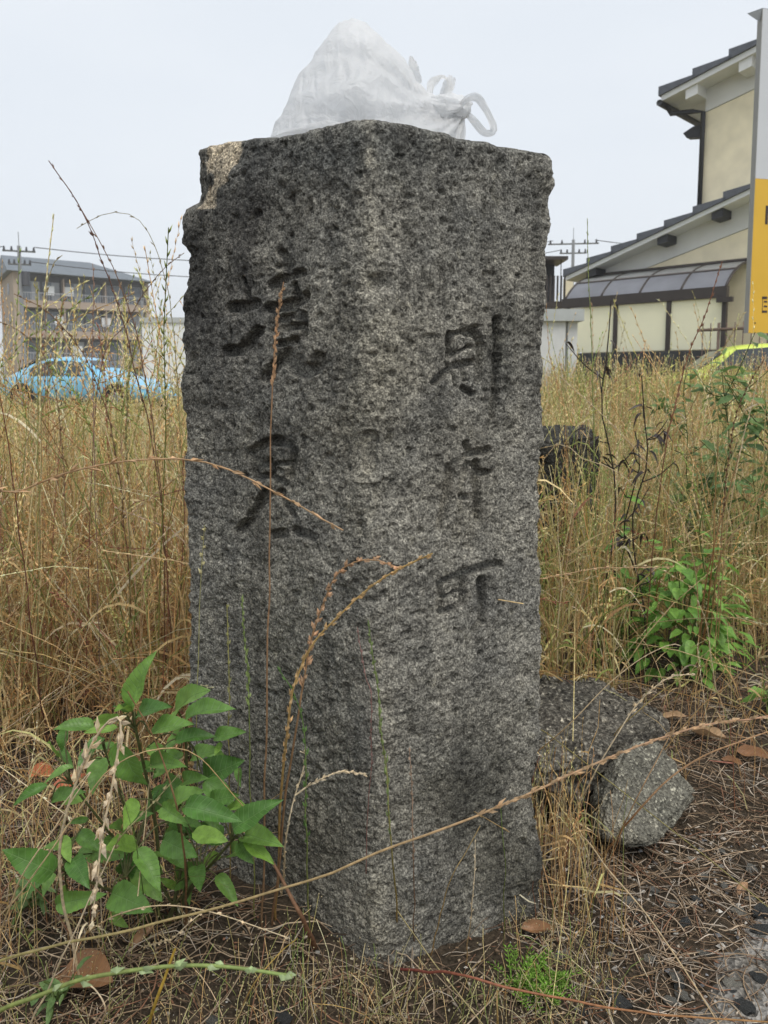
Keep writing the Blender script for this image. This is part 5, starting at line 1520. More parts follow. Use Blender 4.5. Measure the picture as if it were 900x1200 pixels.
S([gp3(-110, 1160), (30, 1118, .90), (200, 1078, .86), (350, 1035, .84), (500, 978, .83), (640, 920, .84), (740, 878, .86), (830, 850, .88), (905, 838, .89)], .0019, (.42, .4, .15), (.6, .38, .25), 'long straw stalk slanting across the whole foot of the marker', .70, (.58, .41, .24), .014, .0022, 34, .22)
S([(-230, 1330, .66), (-60, 1220, .62), (60, 1160, .59), (150, 1138, .57), (250, 1132, .56), (345, 1143, .55)], .0022, (.34, .34, .1), (.36, .46, .16), 'fresh green stalk with pale green spikelets close to the ground', .62, (.55, .66, .36), .016, .0028, 8, .28)
S([gp3(95, 1150), (70, 1010, .92), (105, 880, .88), (140, 842, .86), (132, 915, .855), (117, 1000, .85), (107, 1085, .85)], .0019, PALE, PALE, 'bleached drooping stalk hanging before the leafy weed', .5, (.85, .73, .54), .024, .0036, 20, .3)
S([gp3(210, 860), (185, 560, 1.75), (150, 400, 1.7), (118, 300, 1.68), (90, 235, 1.66), (57, 188, 1.65)], .0017, BROWN, (.24, .13, .1), 'tallest dark red brown stalk leaning left above the grass', .6, (.3, .18, .13), .017, .0016, 18, .2)
S([gp3(195, 850), (190, 600, 1.72), (168, 430, 1.7), (140, 330, 1.68), (105, 262, 1.67), (82, 222, 1.66)], .0014, BROWN, (.3, .19, .13), 'second dark stalk just beside the tallest leaning one', .6, (.34, .22, .14), .015, .0015, 18, .2)
S([gp3(222, 850), (212, 520, 1.8), (200, 360, 1.8), (178, 280, 1.8), (150, 250, 1.8), (118, 252, 1.8), (90, 268, 1.8)], .0012, OLIVE, (.42, .36, .2), 'thin stalk arching over in a hook against the sky', .6, (.48, .42, .26), .014, .0014, 14, .25)
S([gp3(100, 860), (112, 470, 1.75), (150, 375, 1.72), (185, 322, 1.7), (216, 297, 1.68)], .0013, RED, (.36, .24, .16), 'reddish stalk bent towards the marker edge', .65, (.4, .28, .18), .014, .0014, 16, .2)
S([gp3(40, 870), (48, 560, 1.65), (48, 400, 1.63), (58, 320, 1.62), (72, 300, 1.62)], .0013, OLIVE, (.5, .44, .26), 'pale feathery headed stalk before the apartment balconies', .75, (.55, .48, .32), .016, .002, 16, .4)
S([gp3(120, 870), (112, 600, 1.7), (108, 420, 1.68), (110, 310, 1.66)], .0013, (.3, .2, .14), (.5, .34, .26), 'pinkish straight stalk before the apartment end', .7, (.52, .36, .28), .015, .0016, 18, .3)
S([gp3(165, 880), (140, 560, 1.6), (105, 430, 1.58), (60, 370, 1.56), (18, 345, 1.55)], .0014, BROWN, (.27, .17, .1), 'thick brown plaited head leaning left over the blue car', .5, (.3, .2, .11), .012, .0026, 28, .4)
S([gp3(80, 880), (75, 560, 1.8), (60, 440, 1.8), (30, 392, 1.8), (-10, 372, 1.8)], .0013, BROWN, (.3, .2, .12), 'brown stalk drooping left over the car roof', .55, (.33, .22, .13), .012, .0022, 22, .4)
S([gp3(150, 890), (152, 640, 1.62), (148, 500, 1.6), (152, 440, 1.6), (160, 400, 1.6)], .0013, (.25, .24, .09), (.36, .34, .15), 'olive stalk standing before the blue car bonnet', .7, None, .013, .0016, 18, .3)
S([gp3(170, 860), (128, 660, 1.7), (85, 560, 1.7), (40, 500, 1.7), (-15, 440, 1.7)], .0013, GREEN, (.25, .3, .1), 'green stem leaning left below the blue car', None)
S([gp3(60, 900), (40, 760, 1.5), (27, 660, 1.48), (15, 560, 1.46), (-2, 450, 1.45)], .0014, DKRED, RED, 'dark wine red stem leaning left among the straw', None)
S([gp3(-70, 860), (0, 738, 1.55), (110, 636, 1.5), (216, 552, 1.45)], .0012, TAN, TAN, 'straight tan stem rising right towards the marker', .8, PALE, .012, .0014, 10, .2)
S([gp3(-20, 930), (60, 830, 1.5), (115, 715, 1.48), (180, 640, 1.46), (205, 612, 1.46)], .0012, STRAW, PALE, 'pale stem with light tip rising right amid the straw', .82, PALE, .012, .0015, 10, .3)
S([gp3(-40, 960), (0, 800, 1.35), (40, 660, 1.34), (44, 500, 1.33), (42, 330, 1.33)], .0013, OLIVE, (.45, .4, .15), 'straight yellow green stem rising past the blue car tail', .7, (.45, .45, .2), .012, .0016, 18, .25)
# right side
S([gp3(704, 800), (698, 600, 2.2), (694, 420, 2.2), (690, 330, 2.2), (688, 256, 2.2)], .0018, (.22, .26, .08), (.38, .42, .16), 'tall straight green spike before the lean-to', .5, (.36, .42, .17), .016, .0018, 26, .12)
S([gp3(752, 800), (775, 560, 2.0), (803, 430, 1.98), (826, 370, 1.97), (847, 306, 1.96)], .0018, BROWN, (.36, .17, .1), 'rust red seed head rising before the cream panels', .6, (.38, .2, .12), .015, .0026, 26, .22)
S([gp3(835, 800), (848, 600, 2.0), (858, 510, 1.98), (872, 462, 1.97), (897, 420, 1.96)], .0017, TAN, BROWN, 'dark brown plaited seed head below the yellow sign', .55, (.2, .115, .065), .012, .003, 28, .4)
S([gp3(838, 790), (852, 620, 1.9), (872, 510, 1.88), (898, 415, 1.87)], .0015, STRAW, PALE, 'pale straw stalk crossing the dark plaited head', .75, PALE, .012, .0016, 14, .2)
S([gp3(828, 790), (842, 660, 1.95), (880, 600, 1.9), (940, 520, 1.85)], .0016, BROWN, TAN, 'brown stalk fanning right from the golden tuft', None)
S([gp3(826, 792), (846, 650, 1.92), (890, 610, 1.88), (950, 590, 1.85)], .0015, STRAW, (.5, .42, .2), 'flat leaning straw stalk fanning right from the golden tuft', .7, (.5, .4, .22), .012, .0016, 12, .3)
S([gp3(820, 790), (812, 650, 1.95), (770, 560, 1.92), (720, 500, 1.9), (655, 440, 1.88)], .0014, TAN, PALE, 'long pale stalk falling left across the right meadow', .8, PALE, .012, .0016, 12, .3)
S([gp3(818, 795), (835, 660, 2.0), (838, 590, 1.99), (842, 500, 1.98)], .0026, (.45, .25, .1), (.4, .28, .12), 'thick golden stem in the middle of the tuft', None)
S([gp3(814, 798), (826, 690, 2.02), (848, 600, 2.0), (870, 520, 1.99)], .0024, (.42, .23, .1), (.42, .28, .14), 'second thick golden stem of the tuft', None)
S([gp3(760, 770), (775, 660, 2.2), (785, 560, 2.2), (790, 500, 2.2)], .0022, (.42, .26, .1), (.5, .34, .14), 'upright orange straw stem left of the bush', None)
S([gp3(690, 770), (690, 690, 2.3), (688, 620, 2.3), (684, 560, 2.3)], .0026, (.55, .34, .06), (.5, .42, .12), 'orange yellow blade base among green stems', None, leafs=((.5, .3, .8, .1, (.55, .36, .08)), (.6, -.3, .8, .12, (.5, .4, .1))))
S([gp3(600, 760), (635, 545, 1.75), (690, 540, 1.72), (722, 552, 1.71), (745, 570, 1.7)], .0013, STRAW, PALE, 'pale stalk bowing right from behind the marker', .4, (.55, .42, .24), .012, .0017, 22, .3)
S([gp3(610, 800), (640, 708, 1.7), (700, 674, 1.65), (760, 664, 1.62), (815, 690, 1.6)], .0012, STRAW, (.5, .42, .22), 'thin stalk bowing over the rounded bush', .75, PALE, .01, .0014, 12, .3)
S([gp3(600, 905), (650, 865, 1.45), (720, 795, 1.42), (780, 758, 1.4), (798, 757, 1.4)], .0014, STRAW, PALE, 'bent straw lying over the concrete slab', None)
S([gp3(650, 995), (700, 900, 1.32), (745, 830, 1.32), (780, 795, 1.32), (815, 790, 1.32)], .0014, PALE, PALE, 'bleached stalk leaning right across the slab', .7, PALE, .012, .0018, 14, .3)
S([gp3(705, 1005), (745, 955, 1.25), (800, 900, 1.22), (870, 868, 1.2), (935, 845, 1.2)], .0019, (.5, .32, .18), (.6, .39, .22), 'forked brown stalk slanting over the pale chunk', None)
S([gp3(712, 1008), (735, 960, 1.25), (775, 880, 1.25), (800, 838, 1.25)], .0014, BROWN, TAN, 'brown stem crossing upright before the pale chunk', None)
S([gp3(662, 952), (700, 1000, 1.16), (760, 1075, 1.02), (810, 1150, .93), (850, 1215, .87)], .0016, PALE, (.66, .52, .32), 'long pale straw lying across the litter to the road', None)
S([gp3(715, 1060, .01), (735, 1095, 1.05), (760, 1145, .995)], .0012, STRAW, PALE, 'short straw lying on the litter beside the long one', None)
S([gp3(470, 1150, .02), (540, 1143, .93), (600, 1160, .91), (700, 1176, .90), (800, 1192, .885), (920, 1200, .88)], .0017, (.4, .12, .1), (.5, .3, .12), 'red to yellow runner stem lying before the feathery rosette', None)
S([gp3(583, 1215), (583, 1190, .91), (582, 1162, .91)], .0016, YEL, STRAW, 'short yellow stub standing below the red runner', None)
S([gp3(845, 835, .02), (838, 800, 1.9), (830, 740, 1.88), (818, 705, 1.87)], .0013, PALE, PALE, 'bleached twisted stalk hanging beside the rounded bush', .3, PALE, .012, .0015, 14, .25)
S([gp3(690, 905), (730, 850, 1.6), (790, 800, 1.58), (850, 770, 1.55), (930, 742, 1.5)], .0012, STRAW, OLIVE, 'yellowish stem running right below the rounded bush', None)
S([gp3(760, 900), (820, 830, 1.7), (880, 780, 1.65), (930, 735, 1.6)], .0013, STRAW, TAN, 'tan stem slanting up right beside the field stone', None)
# in front of the marker
S([gp3(298, 1080), (294, 900, 1.05), (291, 790, 1.06), (283, 700, 1.06)], .0011, OLIVE, GREEN, 'slim green spike before the lower left face', .7, (.3, .38, .14), .012, .0018, 16, .2)
S([gp3(362, 1105), (359, 960, .99), (355, 860, .99), (345, 815, .99), (326, 782, .99)], .0012, OLIVE, (.13, .24, .07), 'dark green stalk curling left at its tip before the marker', .45, (.15, .26, .08), .013, .002, 18, .3)
S([gp3(468, 1105), (460, 1000, .98), (450, 880, .985), (440, 790, .99), (431, 726, .99)], .0013, (.4, .26, .09), (.22, .3, .11), 'green tipped stalk standing before the near edge of the marker', .5, (.26, .34, .13), .013, .0017, 22, .18)
S([gp3(425, 1100), (436, 850, .99), (428, 790, .99), (418, 735, .99)], .0008, (.3, .16, .13), (.36, .2, .17), 'faint reddish stalk beside the green tipped one', .6, (.36, .22, .2), .008, .0012, 16, .2)
S([gp3(486, 1112), (484, 1000, .985), (483, 930, .99), (480, 876, .99)], .0009, BROWN, (.4, .28, .2), 'short thin brown spike before the right face', .6, (.45, .33, .24), .009, .0015, 14, .2)
S([gp3(232, 1040), (230, 860, 1.12), (234, 700, 1.14), (240, 615, 1.14)], .001, OLIVE, (.4, .38, .18), 'thin stem with a pale blossom at the left marker edge', .88, (.6, .55, .3), .009, .003, 6, .8)
S([gp3(270, 1040), (268, 850, 1.1), (264, 708, 1.12)], .0011, (.4, .3, .1), (.36, .34, .12), 'yellow green thin stem before the left face', .6, (.36, .36, .15), .01, .0015, 16, .2)
S([gp3(330, 1050), (335, 985, 1.0), (346, 932, .99), (357, 886, .99), (350, 880, .99)], .0014, PALE, PALE, 'bleached crooked stem beside the leafy weed', .05, PALE, .01, .0018, 22, .3)
S([(346, 932, .985), (365, 918, .98), (395, 906, .98), (425, 908, .98)], .0011, PALE, PALE, 'bleached side twig of the crooked stem', .2, PALE, .01, .0017, 14, .3)
S([gp3(505, 1120), (525, 1040, .95), (545, 1000, .94), (562, 968, .94)], .0010, STRAW, (.45, .34, .16), 'short slanting straw at the foot of the right face', None)
S([gp3(545, 1130), (553, 1060, .95), (556, 985, .95)], .0008, STRAW, PALE, 'thin pale upright stem at the foot of the right face', .6, PALE, .006, .001, 8, .4)
S([gp3(590, 1110), (592, 1010, 1.02), (587, 945, 1.02)], .0008, OLIVE, GREEN, 'thin green upright stem at the right foot of the marker', None)
# lower left tangle
S([gp3(30, 1215), (75, 1120, .86), (110, 1040, .85), (135, 990, .85)], .0012, PALE, PALE, 'straight bleached straw rising before the leafy weed', None)
S([gp3(-60, 1130), (20, 1050, .88), (85, 960, .86), (130, 900, .86), (185, 877, .88), (232, 886, .9), (285, 945, .92)], .0011, PALE, STRAW, 'thin straw arching over the leafy weed', None)
S([gp3(100, 1080), (130, 1000, .88), (172, 948, .87), (210, 907, .87)], .0011, OLIVE, (.42, .4, .2), 'oat like green brown head among the weed leaves', .35, (.42, .38, .2), .012, .002, 18, .35)
S([gp3(168, 1120, .01), (200, 1098, .9), (234, 1070, .88)], .0010, PALE, PALE, 'small seed head lying below the leafy weed', .1, PALE, .01, .0016, 14, .5)
S([gp3(90, 1110, .01), (130, 1075, .92), (190, 1060, .90), (260, 1072, .90), (340, 1100, .92)], .0011, STRAW, PALE, 'straw lying in a low arc below the leafy weed', .3, PALE, .008, .0013, 12, .5)
S([gp3(-30, 1180), (20, 1040, .85), (70, 960, .84), (105, 905, .84), (60, 960, .84)], .0011, STRAW, PALE, 'bent straw folded back beside the leafy weed', None)
S([gp3(172, 1215), (178, 1185, .82), (195, 1140, .81), (206, 1112, .81)], .0026, YEL, (.6, .42, .08), 'narrow bright yellow blade below the leafy weed', None)
S([gp3(275, 1200), (300, 1150, .88), (325, 1120, .9), (348, 1100, .95)], .0011, STRAW, YEL, 'yellow straw slanting up below the marker', None)
S([gp3(218, 1090), (214, 980, .93), (185, 880, .92), (150, 810, .91)], .0016, (.3, .17, .08), (.32, .2, .1), 'brown bare stalk in the middle of the leafy weed', None)
S([gp3(172, 1100), (160, 1000, .9), (148, 940, .9), (132, 880, .9)], .0008, GREEN, GREEN, 'thin green stem in the middle of the leafy weed', None)
S([gp3(118, 1210), (122, 1180, .84), (112, 1160, .84), (100, 1150, .84)], .0014, TAN, PALE, 'short curled tan straw above the big brown leaf', None)
S([gp3(370, 1110), (352, 1075, 1.0), (335, 1040, 1.02), (318, 1010, 1.03)], .004, (.28, .15, .08), (.3, .17, .1), 'rusty brown dead blade against the foot of the marker', None)

# ================================================================== GRASS MASSES (uncountable)
def grass_paths(B, Ht, lean, curl, k=7):
    n = len(B)
    a = rng.uniform(0, 6.283, n)
    d = np.stack([np.cos(a), np.sin(a), np.zeros(n)], 1)
    t = np.linspace(0, 1, k)[None, :, None]
    lean = np.broadcast_to(lean, (n,))[:, None, None]; curl = np.broadcast_to(curl, (n,))[:, None, None]
    Hh = Ht[:, None, None]
    a2 = a + rng.normal(size=n) * .9
    d2 = np.stack([np.cos(a2), np.sin(a2), np.zeros(n)], 1)
    P = B[:, None, :] + Hh * (t * np.array([0, 0, 1.0]) + d[:, None, :] * lean * t ** 1.25 + d2[:, None, :] * curl * t ** 3 - np.array([0, 0, 1.0]) * (lean ** 2 * .35 * t ** 2 + curl * .55 * t ** 3.2))
    P = P + rng.normal(size=(n, k, 3)) * .012 * t * Hh
    P[:, :, 2] = np.maximum(P[:, :, 2], B[:, None, 2] - .005)
    return P
PAL = np.array([(.80, .60, .30), (.84, .68, .39), (.68, .46, .21), (.52, .32, .15), (.88, .78, .54), (.42, .20, .13), (.60, .57, .24), (.37, .46, .14), (.78, .71, .38)])
def pick_cols(n, w):
    w = np.array(w, float); w /= w.sum()
    i = rng.choice(len(PAL), n, p=w)
    return np.clip(PAL[i] * rng.uniform(.7, 1.2, (n, 1)) * rng.uniform(.94, 1.06, (n, 3)), 0, 1)
W_DRY = [24, 19, 17, 10, 13, 6, 6, 5, 8]
W_MIX = [13, 13, 8, 4, 9, 2, 18, 18, 18]
W_TALL = [12, 14, 8, 5, 16, 4, 20, 12, 16]
W_FAR = [16, 16, 6, 2, 12, 2, 16, 12, 22]
def noise_keep(B, sc, thr, seed): return vnoise(B * [1, 1, 0], sc, seed) > thr
def gheads(bag, P, cols, frac, sl, sw, dens=12):
    n = len(P); k = P.shape[1]
    ii_ = np.where(rng.random(n) < frac)[0]
    if not len(ii_): return
    Q = P[ii_]
    us = np.linspace(.68, .99, dens) * (k - 1)
    lo = np.minimum(us.astype(int), k - 2); f = (us - lo)[None, :, None]
    X = Q[:, lo] * (1 - f) + Q[:, lo + 1] * f
    T = Q[:, lo + 1] - Q[:, lo]; T /= np.linalg.norm(T, axis=2, keepdims=True) + 1e-9
    rnd = rng.normal(size=(len(ii_), 1, 3)); sd_ = np.cross(T, np.broadcast_to(rnd, T.shape)); sd_ /= np.linalg.norm(sd_, axis=2, keepdims=True) + 1e-9
    s = np.where(np.arange(dens) % 2, 1, -1)[None, :, None]
    D_ = T + s * sd_ * rng.uniform(.15, .5, (len(ii_), dens, 1)); D_ /= np.linalg.norm(D_, axis=2, keepdims=True)
    C_ = np.repeat(np.clip(cols[ii_] * 1.15 + .02, 0, 1)[:, None], dens, 1)
    sz = rng.uniform(.8, 1.2, (len(ii_), 1)) * np.ones((1, dens))
    V_, T_, C2 = spindles(X.reshape(-1, 3), D_.reshape(-1, 3), (sl * sz).ravel(), (sw * sz).ravel(), C_.reshape(-1, 3))
    bag.add(V_, None, T_, C2)
def scatter(n, x0, x1, y0, y1, cond=None):
    x = rng.uniform(x0, x1, n); y = rng.uniform(y0, y1, n)
    if cond is not None:
        m = cond(x, y); x = x[m]; y = y[m]
    return np.stack([x, y, ground_z(x, y) - .01], 1)
def mass(name, label, sets):
    bag = Bag()
    for B_, hlo, hhi, lean, curl, w, r, hd, leafy in sets:
        n = len(B_)
        if not n: continue
        patch = vnoise(B_ * [1, 1, 0], 1.7, 77) * .18 + 1
        Ht = rng.uniform(hlo, hhi, n) * patch
        P = grass_paths(B_, Ht, np.abs(rng.normal(size=n)) * lean, rng.random(n) ** 2 * curl)
        k = P.shape[1]; cols = pick_cols(n, w)
        cc = np.repeat(cols[:, None], k, 1)
        tt = np.linspace(0, 1, k)[None, :, None]
        basec = np.array([.54, .32, .16])
        cc = cc * (.6 + .4 * tt ** .6) + basec * (1 - tt ** .6) * .4
        rad = r * rng.uniform(.6, 1.3, (n, 1)) * np.linspace(1.15, .5, k)[None]
        V_, Q_, C_ = strands(P, rad, cc, 3); bag.add(V_, Q_, None, C_)
        gheads(bag, P, cols, hd[0], hd[1], hd[2], hd[3])
        if leafy:
            m = int(n * leafy); jj = rng.integers(0, n, m); kk_ = rng.integers(1, k - 2, m)
            q = P[jj, kk_]; L_ = rng.uniform(.06, .2, m) * min(1.4, hhi / .55)
            a = rng.uniform(0, 6.283, m); d = np.stack([np.cos(a), np.sin(a), np.zeros(m)], 1)
            t = np.linspace(0, 1, 6)[None, :, None]
            up_ = rng.uniform(.2, 1.1, m)[:, None, None]; dr = rng.uniform(.2, 1.5, m)[:, None, None]
            LP = q[:, None] + L_[:, None, None] * (d[:, None] * t * .8 + np.array([0, 0, 1.0]) * (up_ * t - dr * t ** 2.2))
            LP[:, :, 2] = np.maximum(LP[:, :, 2], .004)
            wr = r * 1.7 * np.array([.7, 1, 1, .85, .55, .1])[None] * rng.uniform(.7, 1.4, (m, 1))
            V_, Q_, C_ = strands(LP, wr, pick_cols(m, w), 2); bag.add(V_, Q_, None, C_)
    o = link(name, bag.mesh(name), 'grass'); tag(o, label, 'grass', None, 'stuff')
    return o
def dist_seg(x, y): return np.hypot((x + .04) / .42, (y - 1.35) / .40)
def c_left(x, y):
    front = 1.62 + .12 * np.sin(x * 7) + .10 * np.sin(x * 17 + 1)
    return (y > front) & (dist_seg(x, y) > 1.0)
def c_right(x, y):
    front = 2.05 + .08 * np.sin(x * 9) + .25 * sstep(.75, 1.2, x)
    return (y > front) & ~(np.hypot(x - bb[0], y - bb[1] + .05) < .2) & ~((np.abs(x / y - bb[0] / bb[1]) < .085) & (y < bb[1]) & (rng.random(len(x)) < .88))
near_l = scatter(3500, -2.6, .05, 1.5, 3.3, c_left)
near_r = scatter(2300, .05, 2.4, 1.9, 3.4, c_right)
short_l = scatter(2400, -2.2, .05, 1.5, 2.6, c_left)
mass('dry_grass', 'dense tangle of dry straw coloured grass left of the marker', [
    (near_l[::2], .38, .76, .26, .38, W_DRY, .0019, (.5, .016, .0021, 12), .5),
    (near_l[1::2], .38, .76, .16, .25, W_DRY, .0014, (.4, .013, .0016, 12), .5),
    (short_l, .12, .42, .55, .6, W_DRY, .0016, (.12, .010, .0016, 8), .8),
    (scatter(700, -2.2, .0, 1.55, 2.7, c_left), .5, .95, .85, .5, W_DRY, .0016, (.5, .015, .002, 12), .2),
    (scatter(170, -1.6, -.28, 2.0, 3.4, c_left), 1.0, 1.3, .24, .40, W_TALL, .0018, (.97, .019, .0024, 18), .3),
    (scatter(330, -2.2, -.28, 1.55, 2.6, c_left), .95, 1.32, .24, .40, W_TALL, .0016, (.97, .017, .0019, 18), .3)])
mass('mixed_grass', 'yellow green and straw grass right of the marker', [
    (near_r[::2], .30, .66, .24, .32, W_MIX, .0019, (.45, .015, .0022, 12), .8),
    (near_r[1::2], .30, .66, .14, .25, W_MIX, .0014, (.4, .012, .0016, 12), .8),
    (scatter(320, .2, 2.2, 2.0, 3.0, c_right), .5, .85, .8, .5, W_MIX, .0016, (.5, .015, .002, 12), .2),
    (scatter(1800, .15, 2.3, 1.9, 2.9, c_right), .08, .32, .4, .4, W_MIX, .0016, (.1, .01, .0014, 8), 1.0),
    (scatter(130, .4, 1.9, 2.2, 3.0, c_right), .85, 1.15, .2, .3, W_MIX, .0014, (.95, .016, .0017, 16), .3)])
mass('meadow_grass', 'pale yellow green meadow grass stretching to the parked cars', [
    (scatter(260, -4.0, 4.0, 3.0, 6.0), .8, 1.08, .2, .3, W_TALL, .0024, (.95, .022, .003, 14), .3),
    (scatter(3000, -4.4, 0, 3.2, 6.0), .34, .68, .15, .25, W_FAR, .0021, (.5, .02, .0028, 8), .6),
    (scatter(3300, 0, 4.4, 3.2, 6.0), .42, .86, .15, .25, W_FAR, .0021, (.5, .02, .0028, 8), .6),
    (scatter(3200, -8, 0, 6.0, 10.5), .32, .62, .15, .25, W_FAR, .0034, (.5, .03, .0045, 6), .5),
    (scatter(3300, 0, 8, 6.0, 10.5), .42, .86, .15, .25, W_FAR, .0034, (.5, .03, .0045, 6), .5),
    (scatter(3000, -13, 0, 10.5, 17.6), .26, .5, .15, .25, W_FAR, .0055, (.5, .04, .007, 5), .5),
    (scatter(3000, 0, 13, 10.5, 18.0, lambda x, y: ~((x > 5.0) & (y > 12.8)) & ~((x < -4) & (y > 17.6))), .40, .76, .15, .25, W_FAR, .0055, (.5, .04, .007, 5), .5),
    (scatter(3600, 2.0, 8.5, 8.5, 12.4), .8, 1.12, .12, .2, W_MIX, .0045, (.6, .03, .006, 6), .8)])
# grass at the foot of things near the marker: sparse short stems and the right foot tuft
mass('foot_grass', 'thin dry stems and fine seedlings at the foot of the marker', [
    (scatter(420, -.7, -.30, 1.02, 1.7), .08, .34, .35, .5, W_DRY, .0008, (.25, .008, .0011, 8), .5),
    (scatter(130, .24, .40, 1.16, 1.45), .08, .32, .13, .2, W_DRY, .0009, (.25, .008, .0011, 8), .5),
    (scatter(110, .62, 1.1, 1.55, 2.1), .06, .26, .3, .4, W_DRY, .001, (.2, .008, .0011, 8), .5),
    (scatter(190, -1.2, -.45, .95, 1.5), .08, .3, .5, .6, W_DRY, .0009, (.25, .008, .0011, 8), .5)])

# tiny pale seeded weed sprigs
bag = Bag(); sb_ = []; 
Bs = np.concatenate([scatter(170, -.16, .28, .93, 1.06, lambda x, y: y < 1.02 + .0 * x), scatter(70, .2, .34, 1.0, 1.2), scatter(220, -.6, .05, .82, 1.02)])
P = grass_paths(Bs, rng.uniform(.03, .13, len(Bs)), np.abs(rng.normal(size=len(Bs))) * .35, rng.random(len(Bs)) * .3, 6)
V_, Q_, C_ = strands(P, .0005, pick_cols(len(Bs), W_MIX), 3); bag.add(V_, Q_, None, C_)
X = P[:, 2:].reshape(-1, 3); X = np.repeat(X, 2, 0) + rng.normal(size=(len(X) * 2, 3)) * .006
D_ = rng.normal(size=X.shape); D_ /= np.linalg.norm(D_, axis=1, keepdims=True)
V_, T_, C_ = spindles(X, D_, .0034, .0011, np.clip(np.array([[.6, .52, .32]]) * rng.uniform(.6, 1.2, (len(X), 1)), 0, 1)); bag.add(V_, None, T_, C_)
o = link('seeded_sprigs', bag.mesh('seeded_sprigs'), 'grass'); tag(o, 'fine sprigs with tiny pale seeds along the foot of the marker', 'weeds', None, 'stuff')

# ================================================================== GROUND LITTER
LP_ = np.array([(.19, .13, .085), (.29, .205, .13), (.40, .31, .215), (.12, .085, .06), (.52, .44, .35), (.24, .125, .075), (.34, .295, .24)])
def litter_cols(n, w=(26, 22, 14, 16, 7, 8, 7)):
    w = np.array(w, float) / sum(w)
    return np.clip(LP_[rng.choice(len(LP_), n, p=w)] * rng.uniform(.7, 1.25, (n, 1)), 0, 1)
def lying(B_, L_, rr_, curl, lift, w, k=6):
    n = len(B_); a = rng.uniform(0, 6.283, n); dk = rng.normal(size=n) * curl
    P = np.zeros((n, k, 3)); P[:, 0] = B_; cur = B_.copy(); cur[:, 2] += rng.random(n) * lift
    P[:, 0] = cur
    for i in range(1, k):
        a = a + dk / k
        cur = cur + np.stack([np.cos(a), np.sin(a), np.zeros(n)], 1) * (L_ / (k - 1))[:, None]
        cur[:, 2] = ground_z(cur[:, 0], cur[:, 1]) + rng.random(n) * lift
        P[:, i] = cur
    sm = P.copy(); sm[:, 1:-1, 2] = (P[:, :-2, 2] + P[:, 1:-1, 2] + P[:, 2:, 2]) / 3
    return sm
def clear(x, y): return (dist_seg(x, y) > .70) & (y < 2.5)
bag = Bag()
for n, x0, x1, y0, y1, l0, l1, r_, cu, lf, w in (
        (6200, -1.2, 1.35, .72, 2.2, .012, .06, .0007, 1.2, .008, (26, 22, 14, 16, 7, 8, 7)),
        (1500, -1.1, 1.3, .75, 2.2, .05, .17, .0007, .7, .014, (20, 24, 20, 10, 10, 8, 8)),
        (1100, -.9, .1, .75, 1.6, .06, .2, .0008, 1.5, .03, (18, 26, 20, 10, 9, 10, 7)),
        (700, .2, .75, .85, 1.5, .03, .1, .0008, 1.0, .015, (14, 24, 22, 8, 14, 8, 10)),
        (1700, .35, 1.4, 1.1, 2.2, .03, .12, .0008, .45, .016, (14, 26, 22, 8, 12, 10, 8))):
    B_ = scatter(n, x0, x1, y0, y1, clear); B_[:, 2] += .012
    L_ = rng.uniform(l0, l1, len(B_))
    P = lying(B_, L_, r_, cu, lf, w)
    V_, Q_, C_ = strands(P, r_ * rng.uniform(.6, 1.6, (len(P), 1)) * np.array([.7, 1, 1, 1, .9, .5])[None], litter_cols(len(P), w), 3); bag.add(V_, Q_, None, C_)
# flakes
B_ = scatter(8000, -1.2, 1.4, .72, 2.3, clear); n = len(B_); B_[:, 2] += .011 + rng.random(n) * .008
D_ = rng.normal(size=(n, 3)) * [1, 1, .25]; D_ /= np.linalg.norm(D_, axis=1, keepdims=True)
V_, T_, C_ = spindles(B_, D_, rng.uniform(.004, .015, n), rng.uniform(.001, .004, n), litter_cols(n, (26, 22, 12, 18, 5, 10, 7))); bag.add(V_, None, T_, C_)
o = link('straw_litter', bag.mesh('straw_litter'), 'litter'); tag(o, 'brown litter of broken straw and plant bits on the soil', 'litter', None, 'stuff')
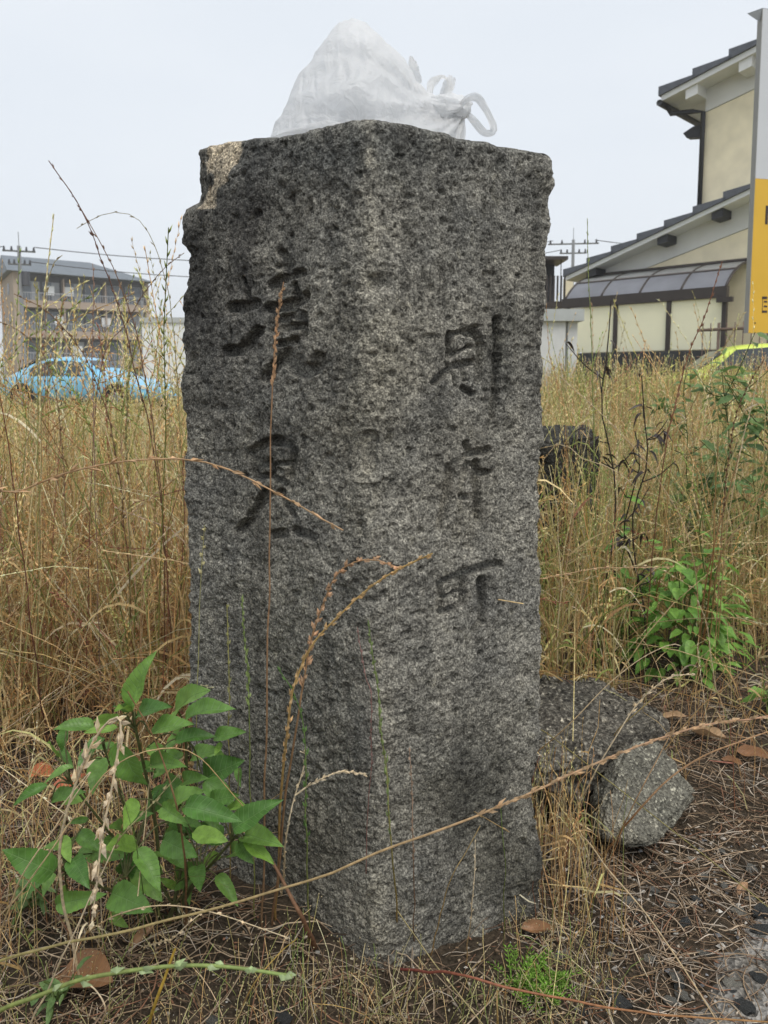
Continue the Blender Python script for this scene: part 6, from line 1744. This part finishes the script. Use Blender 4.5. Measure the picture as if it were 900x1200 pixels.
# grit
bag = Bag()
t_ = np.array([[0, 2, 4], [2, 1, 4], [1, 3, 4], [3, 0, 4], [2, 0, 5], [1, 2, 5], [3, 1, 5], [0, 3, 5]])
def grit(n, x0, x1, y0, y1, s0, s1, cond, pal):
    B_ = scatter(n, x0, x1, y0, y1, cond); n = len(B_); B_[:, 2] += .012
    s = rng.uniform(s0, s1, n)[:, None, None] * np.clip(rng.random(n) ** 3 * 2.2 + .5, 0, 2.2)[:, None, None]
    o_ = np.array([(1, 0, 0), (-1, 0, 0), (0, 1, 0), (0, -1, 0), (0, 0, .7), (0, 0, -.7)], float)
    Vv = o_[None] * rng.uniform(.6, 1.2, (n, 6, 1))
    a = rng.uniform(0, 6.28, n); c, s_ = np.cos(a), np.sin(a)
    X = Vv[..., 0] * c[:, None] - Vv[..., 1] * s_[:, None]; Y = Vv[..., 0] * s_[:, None] + Vv[..., 1] * c[:, None]
    Vv = np.stack([X, Y * .8, Vv[..., 2]], 2) * s + B_[:, None]
    cc = np.array(pal)[rng.integers(0, len(pal), n)] * rng.uniform(.7, 1.3, (n, 1))
    bag.add(Vv.reshape(-1, 3), None, ((np.arange(n) * 6)[:, None, None] + t_).reshape(-1, 3), np.repeat(cc[:, None], 6, 1).reshape(-1, 3))
GP = [(.34, .33, .30), (.2, .2, .205), (.46, .44, .4), (.1, .1, .105), (.26, .23, .19)]
grit(2600, .2, 1.35, .75, 1.5, .0014, .0042, clear, GP + [(.45, .42, .37)])
grit(3200, .25, 1.0, .6, 1.3, .0008, .0022, lambda x, y: y < .625 + .97 * x, [(.24, .23, .21), (.15, .15, .15), (.34, .32, .3), (.1, .1, .105)])
grit(900, -1.2, .3, .72, 1.4, .001, .0028, clear, GP + [(.4, .36, .26)])
o = link('gravel', bag.mesh('gravel', False), 'litter'); tag(o, 'fine grey gravel scattered over the litter and road edge', 'gravel', None, 'stuff')
for nm in ('block_wall', 'gate_wall', 'house', 'lean_to'):
    bpy.data.objects[nm]['kind'] = 'thing'
# ================================================================== HAZE
def haze_box():
    m = bpy.data.materials.new('haze_air'); m.use_nodes = True
    nt = m.node_tree
    for n in list(nt.nodes): nt.nodes.remove(n)
    out = nt.nodes.new('ShaderNodeOutputMaterial')
    pv = nt.nodes.new('ShaderNodeVolumePrincipled')
    pv.inputs['Color'].default_value = (0.985, 0.99, 1, 1)
    pv.inputs['Density'].default_value = 0.0014
    pv.inputs['Anisotropy'].default_value = 0.2
    nt.links.new(pv.outputs[0], out.inputs['Volume'])
    bm = bmesh.new(); bmesh.ops.create_cube(bm, size=1)
    bmesh.ops.scale(bm, vec=(500, 560, 24), verts=bm.verts)
    bmesh.ops.translate(bm, vec=(0, 150, 10.8), verts=bm.verts)
    o = bm_obj('haze', bm, m)
    o['kind'] = 'stuff'; o['label'] = 'thin pale haze over the distant buildings'
    o.display_type = 'WIRE'
haze_box()
